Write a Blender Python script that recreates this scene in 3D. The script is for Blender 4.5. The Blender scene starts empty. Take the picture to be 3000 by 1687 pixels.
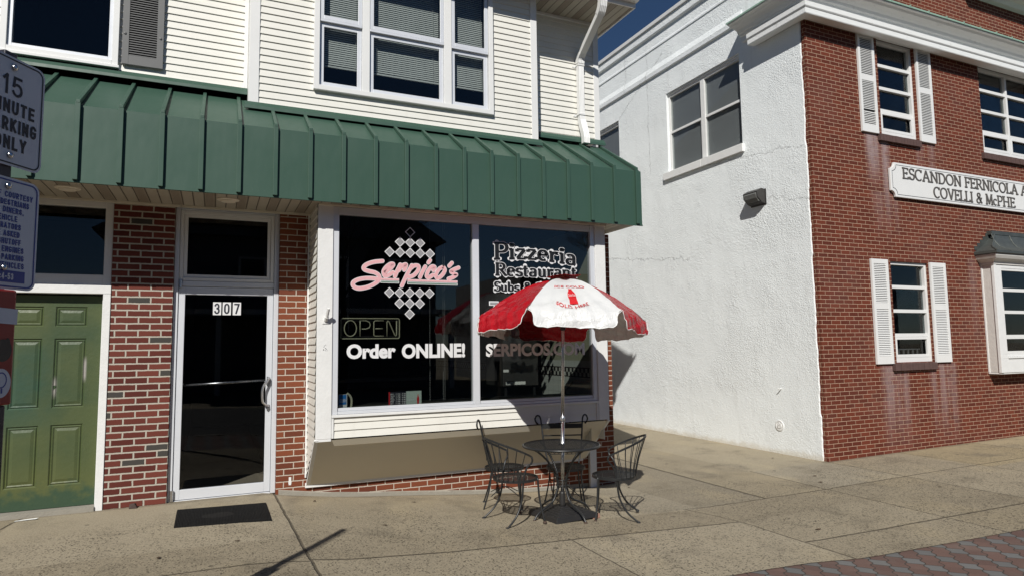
import bpy, bmesh, math, random
from mathutils import Vector, Matrix
R = math.radians
rnd = random.Random(7)
sc = bpy.context.scene
COL = sc.collection

# ------------------------------------------------------------------ camera, world, sun
cam_d = bpy.data.cameras.new('camera')
cam_d.sensor_width = 36.0
cam_d.lens = 22.796
cam_d.clip_start = 0.05
cam_d.clip_end = 2000
cam = bpy.data.objects.new('camera', cam_d)
COL.objects.link(cam)
cam.matrix_world = Matrix(((0.90984, -0.024187, -0.414252, 0.0),
                           (-0.414735, -0.08571, -0.905897, -7.6),
                           (-0.013595, 0.996027, -0.088013, 1.547),
                           (0, 0, 0, 1)))
sc.camera = cam
SUN_TRAVEL = Vector((0.657, 1.0, -0.985))
sun_to = -SUN_TRAVEL.normalized()
w = bpy.data.worlds.new('World')
sc.world = w
w.use_nodes = True
wn = w.node_tree
bg = wn.nodes['Background']
sky = wn.nodes.new('ShaderNodeTexSky')
sky.sky_type = 'NISHITA'
sky.sun_disc = False
sky.sun_elevation = math.asin(sun_to.z)
sky.sun_rotation = math.atan2(-sun_to.x, sun_to.y)
sky.altitude = 300
sky.air_density = 1.0
sky.dust_density = 0.0
sky.ozone_density = 8.0
wn.links.new(sky.outputs[0], bg.inputs[0])
bg.inputs[1].default_value = 0.042
sl = bpy.data.lights.new('sun', 'SUN')
sl.energy = 4.9
sl.angle = R(0.5)
sl.color = (1.0, 0.968, 0.905)
so = bpy.data.objects.new('sun', sl)
COL.objects.link(so)
so.rotation_euler = SUN_TRAVEL.to_track_quat('-Z', 'Y').to_euler()
so.location = (-10, -20, 20)
sc.view_settings.view_transform = 'Standard'
sc.view_settings.look = 'None'
sc.view_settings.exposure = 0.0
sc.view_settings.gamma = 1.0
sc.cycles.use_denoising = True
sc.cycles.max_bounces = 8
sc.cycles.transparent_max_bounces = 16
sc.cycles.caustics_reflective = False
sc.cycles.caustics_refractive = False
sc.cycles.sample_clamp_indirect = 6.0

# ------------------------------------------------------------------ mesh builder
class MB:
    def __init__(s):
        s.v = []; s.f = []; s.m = []; s.cur = 0
    def add(s, vs, fs):
        o = len(s.v)
        s.v += [tuple(p) for p in vs]
        for f in fs:
            s.f.append([o + i for i in f]); s.m.append(s.cur)
        return s
    def quad(s, *p):
        return s.add(p, [list(range(len(p)))])
    def box(s, x0, x1, y0, y1, z0, z1):
        v = [(x0,y0,z0),(x1,y0,z0),(x1,y1,z0),(x0,y1,z0),(x0,y0,z1),(x1,y0,z1),(x1,y1,z1),(x0,y1,z1)]
        return s.add(v, [[0,3,2,1],[4,5,6,7],[0,1,5,4],[1,2,6,5],[2,3,7,6],[3,0,4,7]])
    def prism(s, pts, fn, a, b):
        """pts: 2-D outline; fn(u,v,t) -> 3-D; capped extrusion from t=a to t=b"""
        n = len(pts)
        v = [fn(u, w_, a) for u, w_ in pts] + [fn(u, w_, b) for u, w_ in pts]
        f = [list(range(n))[::-1], list(range(n, 2*n))]
        for i in range(n):
            j = (i+1) % n
            f.append([i, j, n+j, n+i])
        return s.add(v, f)
    def tube(s, pts, r, n=8, closed=False, cap=True):
        pts = [Vector(p) for p in pts]
        N = len(pts)
        rr = r if isinstance(r, (list, tuple)) else [r]*N
        vs = []; up = None
        for i, p in enumerate(pts):
            a = pts[(i-1) % N] if (closed or i > 0) else p
            b = pts[(i+1) % N] if (closed or i < N-1) else p
            t = (b-a).normalized()
            if up is None:
                up = Vector((0,0,1)) if abs(t.z) < 0.9 else Vector((1,0,0))
            x = t.cross(up)
            if x.length < 1e-5:
                x = t.cross(Vector((0,1,0)))
            x.normalize(); y = x.cross(t).normalized(); up = y
            for k in range(n):
                an = 2*math.pi*k/n
                vs.append(p + x*(math.cos(an)*rr[i]) + y*(math.sin(an)*rr[i]))
        fs = []
        for i in range(N if closed else N-1):
            j = (i+1) % N
            for k in range(n):
                l = (k+1) % n
                fs.append([i*n+k, j*n+k, j*n+l, i*n+l])
        if cap and not closed:
            fs.append(list(range(n))); fs.append(list(range((N-1)*n, N*n))[::-1])
        return s.add(vs, fs)
    def sweep(s, prof, path, closed=True):
        """prof: list of point lists is path; path[i] = list of 3-D points (same count)"""
        n = len(path[0]); vs = [p for ring in path for p in ring]; fs = []
        for i in range(len(path)-1):
            for k in range(n if closed else n-1):
                l = (k+1) % n
                fs.append([i*n+k, i*n+l, (i+1)*n+l, (i+1)*n+k])
        if closed:
            fs.append(list(range(n))[::-1]); fs.append(list(range((len(path)-1)*n, len(path)*n)))
        return s.add(vs, fs)
    def lathe(s, prof, c=(0,0,0), n=24):
        vs = []; fs = []
        for r, z in prof:
            for k in range(n):
                a = 2*math.pi*k/n
                vs.append((c[0]+r*math.cos(a), c[1]+r*math.sin(a), c[2]+z))
        for i in range(len(prof)-1):
            for k in range(n):
                l = (k+1) % n
                fs.append([i*n+k, i*n+l, (i+1)*n+l, (i+1)*n+k])
        fs.append(list(range(n))[::-1]); fs.append(list(range((len(prof)-1)*n, len(prof)*n)))
        return s.add(vs, fs)
    def build(s, name, mat, parent=None, local=False, smooth=False, bevel=0.0, loc=None):
        me = bpy.data.meshes.new(name)
        off = Vector((0,0,0))
        if parent is not None and not local:
            q = parent
            while q is not None:
                off += q.location; q = q.parent
        if loc is not None:
            off += Vector(loc)
        me.from_pydata([tuple(Vector(p)-off) for p in s.v] if not local else s.v, [], s.f)
        mats = mat if isinstance(mat, (list, tuple)) else [mat]
        for m in mats: me.materials.append(m)
        if len(mats) > 1:
            me.polygons.foreach_set('material_index', s.m)
        if smooth:
            me.polygons.foreach_set('use_smooth', [True]*len(me.polygons))
        me.validate(); me.update()
        bm = bmesh.new(); bm.from_mesh(me)
        bmesh.ops.recalc_face_normals(bm, faces=bm.faces)
        bm.to_mesh(me); bm.free()
        o = bpy.data.objects.new(name, me)
        COL.objects.link(o)
        if parent is not None: o.parent = parent
        if loc is not None: o.location = loc
        if bevel:
            b = o.modifiers.new('bevel', 'BEVEL'); b.width = bevel; b.segments = 2; b.limit_method = 'ANGLE'
        return o

def tag(o, label=None, cat=None, group=None, kind=None):
    if label: o['label'] = label
    if cat: o['category'] = cat
    if group: o['group'] = group
    if kind: o['kind'] = kind
    return o

def thing(name, label, cat, loc=(0,0,0), rz=0.0, group=None):
    o = bpy.data.objects.new(name, None)
    o.empty_display_size = 0.1
    COL.objects.link(o); o.location = loc; o.rotation_euler = (0,0,rz)
    return tag(o, label, cat, group)

def copy_thing(src, loc, rz, label):
    r = src.copy(); COL.objects.link(r); r.location = loc; r.rotation_euler = (0,0,rz); r['label'] = label
    for ch in list(src.children):
        c = ch.copy(); COL.objects.link(c); c.parent = r
        for g in list(ch.children):
            d = g.copy(); COL.objects.link(d); d.parent = c
    return r

def catmull(pts, n=8, closed=False):
    P = [Vector(p) for p in pts]; out = []
    N = len(P)
    for i in range(N if closed else N-1):
        p0 = P[(i-1) % N] if (closed or i > 0) else P[i]
        p1 = P[i]; p2 = P[(i+1) % N]
        p3 = P[(i+2) % N] if (closed or i+2 < N) else p2
        for k in range(n):
            t = k/n
            out.append(0.5*((2*p1)+(p2-p0)*t+(2*p0-5*p1+4*p2-p3)*t*t+(3*p1-p0-3*p2+p3)*t**3))
    if not closed: out.append(P[-1])
    return out

# ------------------------------------------------------------------ node helper
class NT:
    def __init__(s, name):
        s.mat = bpy.data.materials.new(name); s.mat.use_nodes = True
        s.t = s.mat.node_tree; s.b = s.t.nodes['Principled BSDF']; s.out = s.t.nodes['Material Output']
        g = s.n('ShaderNodeNewGeometry'); s.pos = g.outputs['Position']
        sp = s.n('ShaderNodeSeparateXYZ'); s.l(s.pos, sp.inputs[0]); s.x, s.y, s.z = sp.outputs
    def n(s, t, **k):
        q = s.t.nodes.new(t)
        for a, b in k.items(): setattr(q, a, b)
        return q
    def l(s, a, b): s.t.links.new(a, b)
    def put(s, sock, v):
        if hasattr(v, 'is_output'): s.l(v, sock)
        else:
            if sock.type == 'RGBA' and isinstance(v, (tuple, list)) and len(v) == 3: v = (*v, 1)
            sock.default_value = v
    def m(s, op, a, b=0.0, c=0.0, clamp=False):
        q = s.n('ShaderNodeMath', operation=op, use_clamp=clamp)
        s.put(q.inputs[0], a); s.put(q.inputs[1], b); s.put(q.inputs[2], c)
        return q.outputs[0]
    def mix(s, f, a, b, mode='MIX'):
        q = s.n('ShaderNodeMix', data_type='RGBA', blend_type=mode)
        s.put(q.inputs[0], f); s.put(q.inputs[6], a); s.put(q.inputs[7], b)
        return q.outputs[2]
    def vec(s, x, y, z):
        q = s.n('ShaderNodeCombineXYZ')
        for i, v in enumerate((x, y, z)): s.put(q.inputs[i], v)
        return q.outputs[0]
    def noise(s, scale, detail=3.0, rough=0.55, v=None, dim='3D'):
        q = s.n('ShaderNodeTexNoise', noise_dimensions=dim)
        s.l(v if v is not None else s.pos, q.inputs['Vector'])
        q.inputs['Scale'].default_value = scale; q.inputs['Detail'].default_value = detail; q.inputs['Roughness'].default_value = rough
        return q.outputs[0]
    def scaled(s, sx, sy, sz):
        q = s.n('ShaderNodeVectorMath', operation='MULTIPLY'); s.l(s.pos, q.inputs[0]); q.inputs[1].default_value = (sx, sy, sz)
        return q.outputs[0]
    def voro(s, scale, v=None, feature='F1'):
        q = s.n('ShaderNodeTexVoronoi', feature=feature)
        s.l(v if v is not None else s.pos, q.inputs['Vector']); q.inputs['Scale'].default_value = scale
        return q
    def white(s, x, y):
        q = s.n('ShaderNodeTexWhiteNoise', noise_dimensions='2D'); s.l(s.vec(x, y, 0.0), q.inputs['Vector'])
        return q.outputs[0]
    def ramp(s, v, a, b):            # smooth 0..1 between a and b
        q = s.n('ShaderNodeMapRange', interpolation_type='SMOOTHSTEP')
        s.put(q.inputs[0], v); s.put(q.inputs[1], a); s.put(q.inputs[2], b)
        return q.outputs[0]
    def band(s, v, a, b, e=0.03):    # ~1 inside [a,b]
        return s.m('MULTIPLY', s.ramp(v, a-e, a+e), s.m('SUBTRACT', 1.0, s.ramp(v, b-e, b+e)))
    def bump(s, h, dist, strength=1.0):
        q = s.n('ShaderNodeBump'); s.put(q.inputs['Height'], h); q.inputs['Distance'].default_value = dist; q.inputs['Strength'].default_value = strength
        s.l(q.outputs[0], s.b.inputs['Normal'])
    def col(s, c): s.put(s.b.inputs['Base Color'], c)
    def rough(s, r): s.put(s.b.inputs['Roughness'], r)

def flat(name, c, rough=0.5, metal=0.0, var=0.12, scale=6.0, bump=0.0, spec=0.5, bscale=60.0):
    t = NT(name)
    nz = t.noise(scale, 5)
    d = tuple(max(0.0, v*(1-var)) for v in c); e = tuple(min(1.0, v*(1+var)) for v in c)
    t.col(t.mix(nz, d, e))
    t.rough(t.m('ADD', rough-0.06, t.m('MULTIPLY', t.noise(scale*3, 3), 0.12)))
    t.b.inputs['Metallic'].default_value = metal
    t.b.inputs['Specular IOR Level'].default_value = spec
    if bump: t.bump(t.noise(bscale, 3), bump)
    return t.mat

def brick_mat(name, L, H, mort, base, dark, mcol, rare=None, stains=None, zoff=0.0, rough=0.8, wob=0.004, weather=None):
    t = NT(name)
    nz = t.noise(14, 2); nz2 = t.noise(11, 2, v=t.scaled(1.3, 0.7, 1.9))
    u = t.m('ADD', t.m('ADD', t.x, t.y), t.m('MULTIPLY', t.m('SUBTRACT', nz, 0.5), wob*2))
    v = t.m('ADD', t.m('ADD', t.z, zoff), t.m('MULTIPLY', t.m('SUBTRACT', nz2, 0.5), wob*2))
    rv = t.m('DIVIDE', v, H); row = t.m('FLOOR', rv); fy = t.m('FRACT', rv)
    par = t.m('MODULO', t.m('ABSOLUTE', row), 2.0)
    ru = t.m('ADD', t.m('ADD', t.m('DIVIDE', u, L), t.m('MULTIPLY', par, 0.5)), 20.0)
    colm = t.m('FLOOR', ru); fx = t.m('FRACT', ru)
    dx = t.m('MULTIPLY', t.m('MINIMUM', fx, t.m('SUBTRACT', 1.0, fx)), L)
    dy = t.m('MULTIPLY', t.m('MINIMUM', fy, t.m('SUBTRACT', 1.0, fy)), H)
    d = t.m('SUBTRACT', t.m('MINIMUM', dx, dy), t.m('MULTIPLY', t.m('SUBTRACT', t.noise(60, 3), 0.5), 0.005))
    br = t.ramp(d, mort*0.5-0.0012, mort*0.5+0.0016)
    r1 = t.white(colm, row); r2 = t.white(t.m('ADD', colm, 57.3), row)
    c = t.mix(r1, base, dark)
    c = t.mix(t.m('MULTIPLY', t.noise(120, 4, 0.7), 0.55), c, tuple(v_*0.55 for v_ in dark))
    if rare: c = t.mix(t.m('GREATER_THAN', r2, rare[0]), c, rare[1])
    mc = t.mix(t.noise(35, 4), tuple(v_*0.75 for v_ in mcol), mcol)
    c = t.mix(br, mc, c)
    if weather:  # faint large-scale weathering
        c = t.mix(t.m('MULTIPLY', t.ramp(t.noise(1.3, 5), 0.45, 0.75), weather[0]), c, weather[1])
    if stains:
        st = None
        for (x0, x1, z0, z1, amt) in stains:
            mk = t.m('MULTIPLY', t.band(t.x, x0, x1, 0.10), t.m('MULTIPLY', t.ramp(t.z, z0, z0+(z1-z0)*0.9), t.m('SUBTRACT', 1.0, t.ramp(t.z, z1-0.03, z1+0.02))))
            mk = t.m('MULTIPLY', mk, amt)
            st = mk if st is None else t.m('MAXIMUM', st, mk)
        strk = t.m('MULTIPLY', t.ramp(t.noise(6, 4, 0.6, v=t.scaled(1, 1, 0.06)), 0.28, 0.62), t.ramp(t.noise(5, 4), 0.2, 0.5))
        c = t.mix(t.m('MULTIPLY', t.m('MULTIPLY', st, strk), 0.90, clamp=True), c, (0.36, 0.28, 0.28))
    t.col(c); t.rough(rough); t.b.inputs['Specular IOR Level'].default_value = 0.2
    t.bump(t.m('ADD', t.m('MULTIPLY', br, 0.8), t.m('MULTIPLY', t.noise(150, 3), 0.3)), 0.006)
    return t.mat

def glass_mat(name, tint, refl=1.0, ior=1.5, wav=0.0):
    t = NT(name); t.t.nodes.remove(t.b)
    tr = t.n('ShaderNodeBsdfTransparent'); tr.inputs[0].default_value = (*tint, 1)
    gl = t.n('ShaderNodeBsdfGlossy'); gl.inputs['Roughness'].default_value = 0.0
    lw = t.n('ShaderNodeLayerWeight'); lw.inputs[0].default_value = 0.5
    fres = t.m('ADD', 0.04, t.m('MULTIPLY', t.m('POWER', lw.outputs['Facing'], 5.0), 0.96))
    if wav:
        bp = t.n('ShaderNodeBump'); bp.inputs['Distance'].default_value = wav
        t.l(t.noise(2.5, 2), bp.inputs['Height']); t.l(bp.outputs[0], gl.inputs['Normal'])
    mx = t.n('ShaderNodeMixShader')
    t.l(t.m('MULTIPLY', fres, refl), mx.inputs[0]); t.l(tr.outputs[0], mx.inputs[1]); t.l(gl.outputs[0], mx.inputs[2])
    t.l(mx.outputs[0], t.out.inputs[0])
    return t.mat

M = {}
t = NT('white_vinyl_siding')
c = t.mix(t.noise(3, 5), (0.715, 0.70, 0.645), (0.75, 0.738, 0.685))
c = t.mix(t.m('MULTIPLY', t.ramp(t.noise(6, 4, 0.65, v=t.scaled(1, 1, 0.10)), 0.50, 0.80), 0.16), c, (0.46, 0.44, 0.38))
t.col(c); t.rough(0.45); t.bump(t.noise(2.2, 2, v=t.scaled(0.5, 0.5, 3)), 0.006)
M['siding'] = t.mat
M['trim'] = flat('white_trim', (0.745, 0.745, 0.735), 0.45, var=0.05, scale=4)
M['trim_worn'] = flat('worn_white_paint', (0.745, 0.745, 0.735), 0.5, var=0.09, scale=9, bump=0.002, bscale=40)
M['alum'] = flat('painted_aluminium', (0.70, 0.72, 0.76), 0.38, metal=0.2, var=0.07, scale=5)
M['alum_pol'] = flat('brushed_aluminium', (0.62, 0.62, 0.63), 0.28, metal=0.95, var=0.06)
M['alum_dark'] = flat('dark_bronze_aluminium', (0.035, 0.035, 0.045), 0.4, metal=0.2)
M['beige'] = flat('beige_vinyl_skirt', (0.72, 0.665, 0.55), 0.5, var=0.06, scale=2)
M['shutter_grey'] = flat('grey_shutter_vinyl', (0.135, 0.135, 0.135), 0.5, var=0.08)
M['black'] = flat('black_vinyl', (0.012, 0.012, 0.013), 0.4)
M['ink'] = flat('sign_black_ink', (0.012, 0.014, 0.025), 0.5)
M['blue_ink'] = flat('sign_blue_ink', (0.02, 0.045, 0.26), 0.45)
M['sign_white'] = flat('reflective_sign_sheet', (0.62, 0.64, 0.68), 0.4, var=0.04, spec=0.4)
M['white_vinyl'] = flat('white_vinyl_lettering', (0.72, 0.72, 0.73), 0.5, var=0.06)
M['pink'] = flat('pink_vinyl_lettering', (0.72, 0.40, 0.42), 0.5, var=0.12, scale=40)
M['green_vinyl'] = flat('green_vinyl_stripe', (0.10, 0.19, 0.14), 0.5)
M['frost'] = flat('frosted_vinyl', (0.27, 0.27, 0.28), 0.6, var=0.25, scale=14)
M['iron'] = flat('black_wrought_iron', (0.020, 0.021, 0.022), 0.38, metal=0.1, var=0.4, scale=30, spec=0.5)
M['rust'] = flat('rusty_foot', (0.055, 0.032, 0.022), 0.7)
M['rubber'] = flat('black_rubber', (0.016, 0.016, 0.016), 0.65, var=0.3, scale=20)
M['plastic'] = flat('black_plastic_base', (0.022, 0.021, 0.021), 0.45, var=0.35, scale=15, bump=0.001)
M['steel'] = flat('galvanised_pole', (0.55, 0.55, 0.56), 0.25, metal=1.0, var=0.1, scale=20)
M['red_paint'] = flat('red_painted_metal', (0.26, 0.010, 0.008), 0.4, var=0.2)
M['darkroom'] = flat('dark_interior', (0.014, 0.014, 0.016), 0.9, spec=0.1)
M['floor_in'] = flat('dark_tile_floor', (0.02, 0.019, 0.018), 0.7, spec=0.2)
M['neon'] = flat('unlit_neon_tube', (0.42, 0.41, 0.30), 0.3, var=0.1)
M['bronze'] = flat('bronze_fixture', (0.05, 0.047, 0.045), 0.45, metal=0.3)
M['lens'] = flat('ribbed_lamp_lens', (0.17, 0.175, 0.17), 0.25, var=0.3, scale=30)
M['slate_letter'] = flat('dark_brown_letters', (0.10, 0.092, 0.085), 0.6, var=0.15)
M['blind'] = flat('grey_white_blind', (0.50, 0.52, 0.50), 0.6)
M['cream_wall'] = flat('cream_interior_wall', (0.46, 0.45, 0.34), 0.7)
M['paper'] = flat('white_paper', (0.78, 0.78, 0.76), 0.8)
M['bark'] = flat('grey_bark', (0.06, 0.05, 0.042), 0.9)
M['brickchunk'] = flat('loose_pink_brick', (0.34, 0.19, 0.14), 0.9, var=0.25, scale=25, bump=0.003)
M['stone_chip'] = flat('dark_brick_chip', (0.06, 0.04, 0.035), 0.9, var=0.3)
M['leaf'] = flat('dry_leaf', (0.07, 0.045, 0.025), 0.9)
M['copper'] = flat('weathered_copper', (0.085, 0.095, 0.09), 0.5, metal=0.35, var=0.45, scale=6, bump=0.002, bscale=25)
M['verdigris'] = flat('verdigris_copper', (0.24, 0.36, 0.29), 0.6, var=0.3, scale=10)
M['sill_brick'] = flat('brown_brick_sill', (0.095, 0.055, 0.048), 0.8, var=0.3, scale=18, bump=0.003)
M['grey_panel'] = flat('peeling_grey_panel', (0.60, 0.58, 0.55), 0.6, var=0.12, scale=7, bump=0.004, bscale=18)
M['beads'] = flat('white_bead', (0.7, 0.7, 0.7), 0.4)
M['blue_card'] = flat('blue_card', (0.01, 0.16, 0.50), 0.5)
M['mint'] = flat('pale_mint_card', (0.46, 0.55, 0.50), 0.5, var=0.04)
M['red_ink'] = flat('red_ink', (0.55, 0.012, 0.018), 0.5)
M['slate_roof'] = flat('dark_shingle', (0.05, 0.05, 0.055), 0.9)
M['house_wall'] = flat('grey_house_siding', (0.16, 0.16, 0.17), 0.7)
M['screen'] = flat('insect_screen', (0.30, 0.30, 0.31), 0.6, var=0.1, scale=2)

M['louvre_dark'] = flat('painted_louvre_shade', (0.10, 0.10, 0.10), 0.7)  # dark colour stands in for the shade between shutter slats
M['glass'] = glass_mat('storefront_glass', (0.74, 0.76, 0.75), 1.15)
M['glass_dark'] = glass_mat('tinted_glass', (0.74, 0.75, 0.76), 0.75)
M['glass_up'] = glass_mat('window_glass', (0.83, 0.85, 0.85), 0.8)

# green standing-seam metal
t = NT('green_metal_roof')
g = t.mix(t.noise(1.2, 5), (0.036, 0.080, 0.057), (0.043, 0.092, 0.067))
g = t.mix(t.m('MULTIPLY', t.ramp(t.noise(9, 4, v=t.scaled(1, 1, 0.15)), 0.5, 0.85), 0.03), g, (0.10, 0.14, 0.12))
g = t.mix(t.m('MULTIPLY', t.ramp(t.noise(90, 2), 0.70, 0.78), 0.35), g, (0.16, 0.19, 0.17))
t.col(g); t.rough(t.m('ADD', 0.36, t.m('MULTIPLY', t.noise(3, 4), 0.2)))
t.bump(t.noise(3.0, 2, v=t.scaled(1.5, 1, 0.7)), 0.0045)
M['green'] = t.mat

# stucco
def stucco(name, base):
    t = NT(name)
    n1 = t.noise(46, 5, 0.6); n2 = t.noise(24, 3, 0.5)
    patch = t.ramp(t.noise(0.8, 4), 0.3, 0.7)
    c = t.mix(t.noise(0.6, 5), tuple(v*0.93 for v in base), base)
    c = t.mix(t.m('MULTIPLY', t.ramp(t.noise(5, 4, v=t.scaled(1.5, 1.5, 0.12)), 0.55, 0.8), 0.22), c, (0.52, 0.52, 0.50))
    # dirt just above the ground
    dz = t.m('SUBTRACT', 1.0, t.ramp(t.m('ADD', t.z, t.m('MULTIPLY', t.noise(6, 4), 0.16)), -0.16, -0.06))
    c = t.mix(t.m('MULTIPLY', dz, 0.45), c, (0.52, 0.44, 0.30))
    # fine cracks
    cr = None
    for (y0, z0, ky, y1, y2) in ((4.5, 6.80, -0.55, 3.0, 5.2), (0.5, 4.75, 0.10, -0.4, 2.6), (3.4, 3.30, 0.12, 2.4, 5.4), (0.2, 3.92, 0.25, -0.45, 0.35)):
        ln = t.m('ADD', z0, t.m('MULTIPLY', t.m('SUBTRACT', t.y, y0), ky))
        ln = t.m('ADD', ln, t.m('MULTIPLY', t.m('SUBTRACT', t.noise(5, 6, 0.7), 0.5), 0.30))
        k = t.m('MULTIPLY', t.m('LESS_THAN', t.m('ABSOLUTE', t.m('SUBTRACT', t.z, ln)), 0.006), t.band(t.y, y1, y2, 0.05))
        cr = k if cr is None else t.m('MAXIMUM', cr, k)
    for (y0, z1, z2) in ((3.55, 5.1, 8.0), (4.35, 7.2, 8.1)):
        ln = t.m('ADD', y0, t.m('MULTIPLY', t.m('SUBTRACT', t.noise(4, 6, 0.7), 0.5), 0.22))
        k = t.m('MULTIPLY', t.m('LESS_THAN', t.m('ABSOLUTE', t.m('SUBTRACT', t.y, ln)), 0.007), t.band(t.z, z1, z2, 0.05))
        cr = t.m('MAXIMUM', cr, k)
    c = t.mix(t.m('MULTIPLY', cr, 0.38), c, (0.30, 0.30, 0.29))
    t.col(c); t.rough(0.75)
    h = t.m('ADD', t.m('MULTIPLY', n1, 1.0), t.m('MULTIPLY', t.m('MULTIPLY', n2, patch), 0.7))
    h = t.m('SUBTRACT', h, t.m('MULTIPLY', cr, 0.5))
    h = t.m('MULTIPLY', h, t.m('ADD', 0.45, t.m('MULTIPLY', t.ramp(t.noise(0.9, 4, 0.6), 0.35, 0.65), 0.75)))
    h = t.m('ADD', h, t.m('MULTIPLY', t.noise(3.5, 3, v=t.scaled(1, 1, 0.6)), 0.5))
    t.bump(h, 0.0135)
    return t.mat
M['stucco'] = stucco('white_painted_stucco', (0.86, 0.895, 0.905))

# peeling white cornice paint
t = NT('peeling_cornice_paint')
t.col(t.mix(t.m('MULTIPLY', t.ramp(t.noise(9, 6, 0.7, v=t.scaled(0.5, 1, 1)), 0.60, 0.68), 0.35), (0.78, 0.79, 0.78), (0.45, 0.44, 0.42)))
t.rough(0.55); t.bump(t.noise(30, 4, v=t.scaled(0.3, 1, 1)), 0.004)
M['cornice'] = t.mat

M['brick_a'] = brick_mat('red_face_brick_thick_mortar', 0.2055, 0.0677, 0.0145, (0.205, 0.056, 0.040), (0.105, 0.026, 0.020), (0.50, 0.46, 0.39), rare=(0.94, (0.06, 0.055, 0.05)), zoff=0.006)
M['brick_b'] = brick_mat('orange_brown_rough_brick', 0.203, 0.0677, 0.011, (0.25, 0.074, 0.034), (0.145, 0.042, 0.024), (0.56, 0.48, 0.40), zoff=0.03)
M['brick_c'] = brick_mat('dark_red_facade_brick', 0.203, 0.0645, 0.0070, (0.185, 0.045, 0.024), (0.112, 0.027, 0.016), (0.56, 0.38, 0.27), zoff=0.0, wob=0.003,
    stains=[(9.70, 10.0, 3.9, 4.97, 1.0), (10.08, 10.22, 3.0, 4.95, 0.9), (11.0, 11.14, 4.3, 4.97, 0.7), (11.3, 11.42, 3.4, 4.97, 0.6), (9.75, 10.35, -0.4, 1.15, 0.62), (10.95, 11.6, -0.4, 1.15, 0.55), (12.2, 12.5, 1.0, 3.0, 0.22), (9.75, 10.4, 3.0, 4.0, 0.25)],
    weather=(0.12, (0.2, 0.13, 0.12)))

# side-walk concrete
t = NT('pavement_concrete')
big = t.noise(0.55, 5, 0.6); mid = t.noise(3.0, 5, 0.6)
c = t.mix(big, (0.190, 0.162, 0.117), (0.360, 0.316, 0.240))
c = t.mix(t.m('MULTIPLY', t.ramp(mid, 0.4, 0.75), 0.7), c, (0.265, 0.228, 0.165))
def boxm(x0, x1, y0, y1, e=0.02): return t.m('MULTIPLY', t.band(t.x, x0, x1, e), t.band(t.y, y0, y1, e))
c = t.mix(t.m('MULTIPLY', boxm(4.25, 5.93, -1.69, 3.0, 0.03), 0.50), c, (0.150, 0.140, 0.122))
c = t.mix(t.m('MULTIPLY', boxm(5.95, 6.92, -1.73, -0.48), 0.5), c, (0.285, 0.240, 0.165))
c = t.mix(t.m('MULTIPLY', boxm(6.95, 8.39, -1.73, -0.5), 0.4), c, (0.20, 0.19, 0.17))
c = t.mix(t.m('MULTIPLY', boxm(6.9, 30, -3.9, -3.24), 0.45), c, (0.290, 0.246, 0.165))
c = t.mix(t.m('MULTIPLY', boxm(9.95, 30, -1.9, -0.5, 0.05), 0.8), c, (0.36, 0.29, 0.165))
c = t.mix(t.m('MULTIPLY', t.ramp(t.noise(1.6, 5, 0.65), 0.48, 0.70), 0.82), c, (0.108, 0.092, 0.068))
c = t.mix(t.m('MULTIPLY', t.ramp(t.noise(0.9, 3, v=t.scaled(1.7, 0.9, 1)), 0.52, 0.72), 0.5), c, (0.40, 0.335, 0.22))
sx_ = None
for xv in (-1.65, 0.68, 2.97, 4.95, 6.92, 8.4, 10.0, 11.9):
    g_ = t.m('GREATER_THAN', t.x, xv); sx_ = g_ if sx_ is None else t.m('ADD', sx_, g_)
sy_ = None
for yv in (-1.72, -2.32, -3.16):
    g_ = t.m('LESS_THAN', t.y, yv); sy_ = g_ if sy_ is None else t.m('ADD', sy_, g_)
sr = t.white(t.m('ADD', sx_, 3.7), t.m('ADD', sy_, 11.2))
c = t.mix(t.m('MULTIPLY', sr, 0.46), c, (0.175, 0.150, 0.112))
c = t.mix(t.m('MULTIPLY', t.m('SUBTRACT', 1.0, sr), 0.32), c, (0.36, 0.325, 0.26))
# exposed, pitted aggregate in large worn patches
wear = t.m('MULTIPLY', t.ramp(t.noise(0.7, 3), 0.38, 0.58), t.ramp(t.y, -0.35, -1.1))
wear = t.m('MAXIMUM', wear, t.m('MULTIPLY', t.ramp(t.m('MULTIPLY', t.y, -1.0), 0.9, 1.6), 0.75))
vo = t.voro(52, v=t.scaled(1.0, 0.75, 1.0))
pit = t.m('MULTIPLY', t.m('LESS_THAN', vo.outputs['Distance'], t.m('ADD', 0.02, t.m('MULTIPLY', t.noise(33, 3), 0.62))), t.m('GREATER_THAN', t.noise(17, 4, 0.75), 0.47))
pit = t.m('MULTIPLY', pit, wear)
grit = t.noise(240, 2, 0.7)
c = t.mix(t.m('MULTIPLY', t.ramp(grit, 0.5, 0.8), 0.55), c, (0.46, 0.41, 0.33))
c = t.mix(t.m('MULTIPLY', t.ramp(t.noise(150, 3, 0.75), 0.52, 0.72), t.m('ADD', 0.25, t.m('MULTIPLY', wear, 0.45))), c, (0.075, 0.065, 0.050))
c = t.mix(t.m('MULTIPLY', pit, 0.9), c, (0.030, 0.026, 0.022))
sand = t.noise(62, 4, 0.85)
c = t.mix(t.m('MULTIPLY', t.ramp(sand, 0.50, 0.66), 0.42), c, (0.095, 0.080, 0.058))
c = t.mix(t.m('MULTIPLY', t.ramp(sand, 0.50, 0.34), 0.38), c, (0.50, 0.43, 0.31))
dirt = t.m('MULTIPLY', t.m('SUBTRACT', 1.0, t.ramp(t.m('ADD', t.m('ABSOLUTE', t.m('ADD', t.y, 0.53)), t.m('MULTIPLY', t.noise(5, 4), 0.18)), 0.09, 0.20)), t.m('GREATER_THAN', t.x, 8.3))
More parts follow.
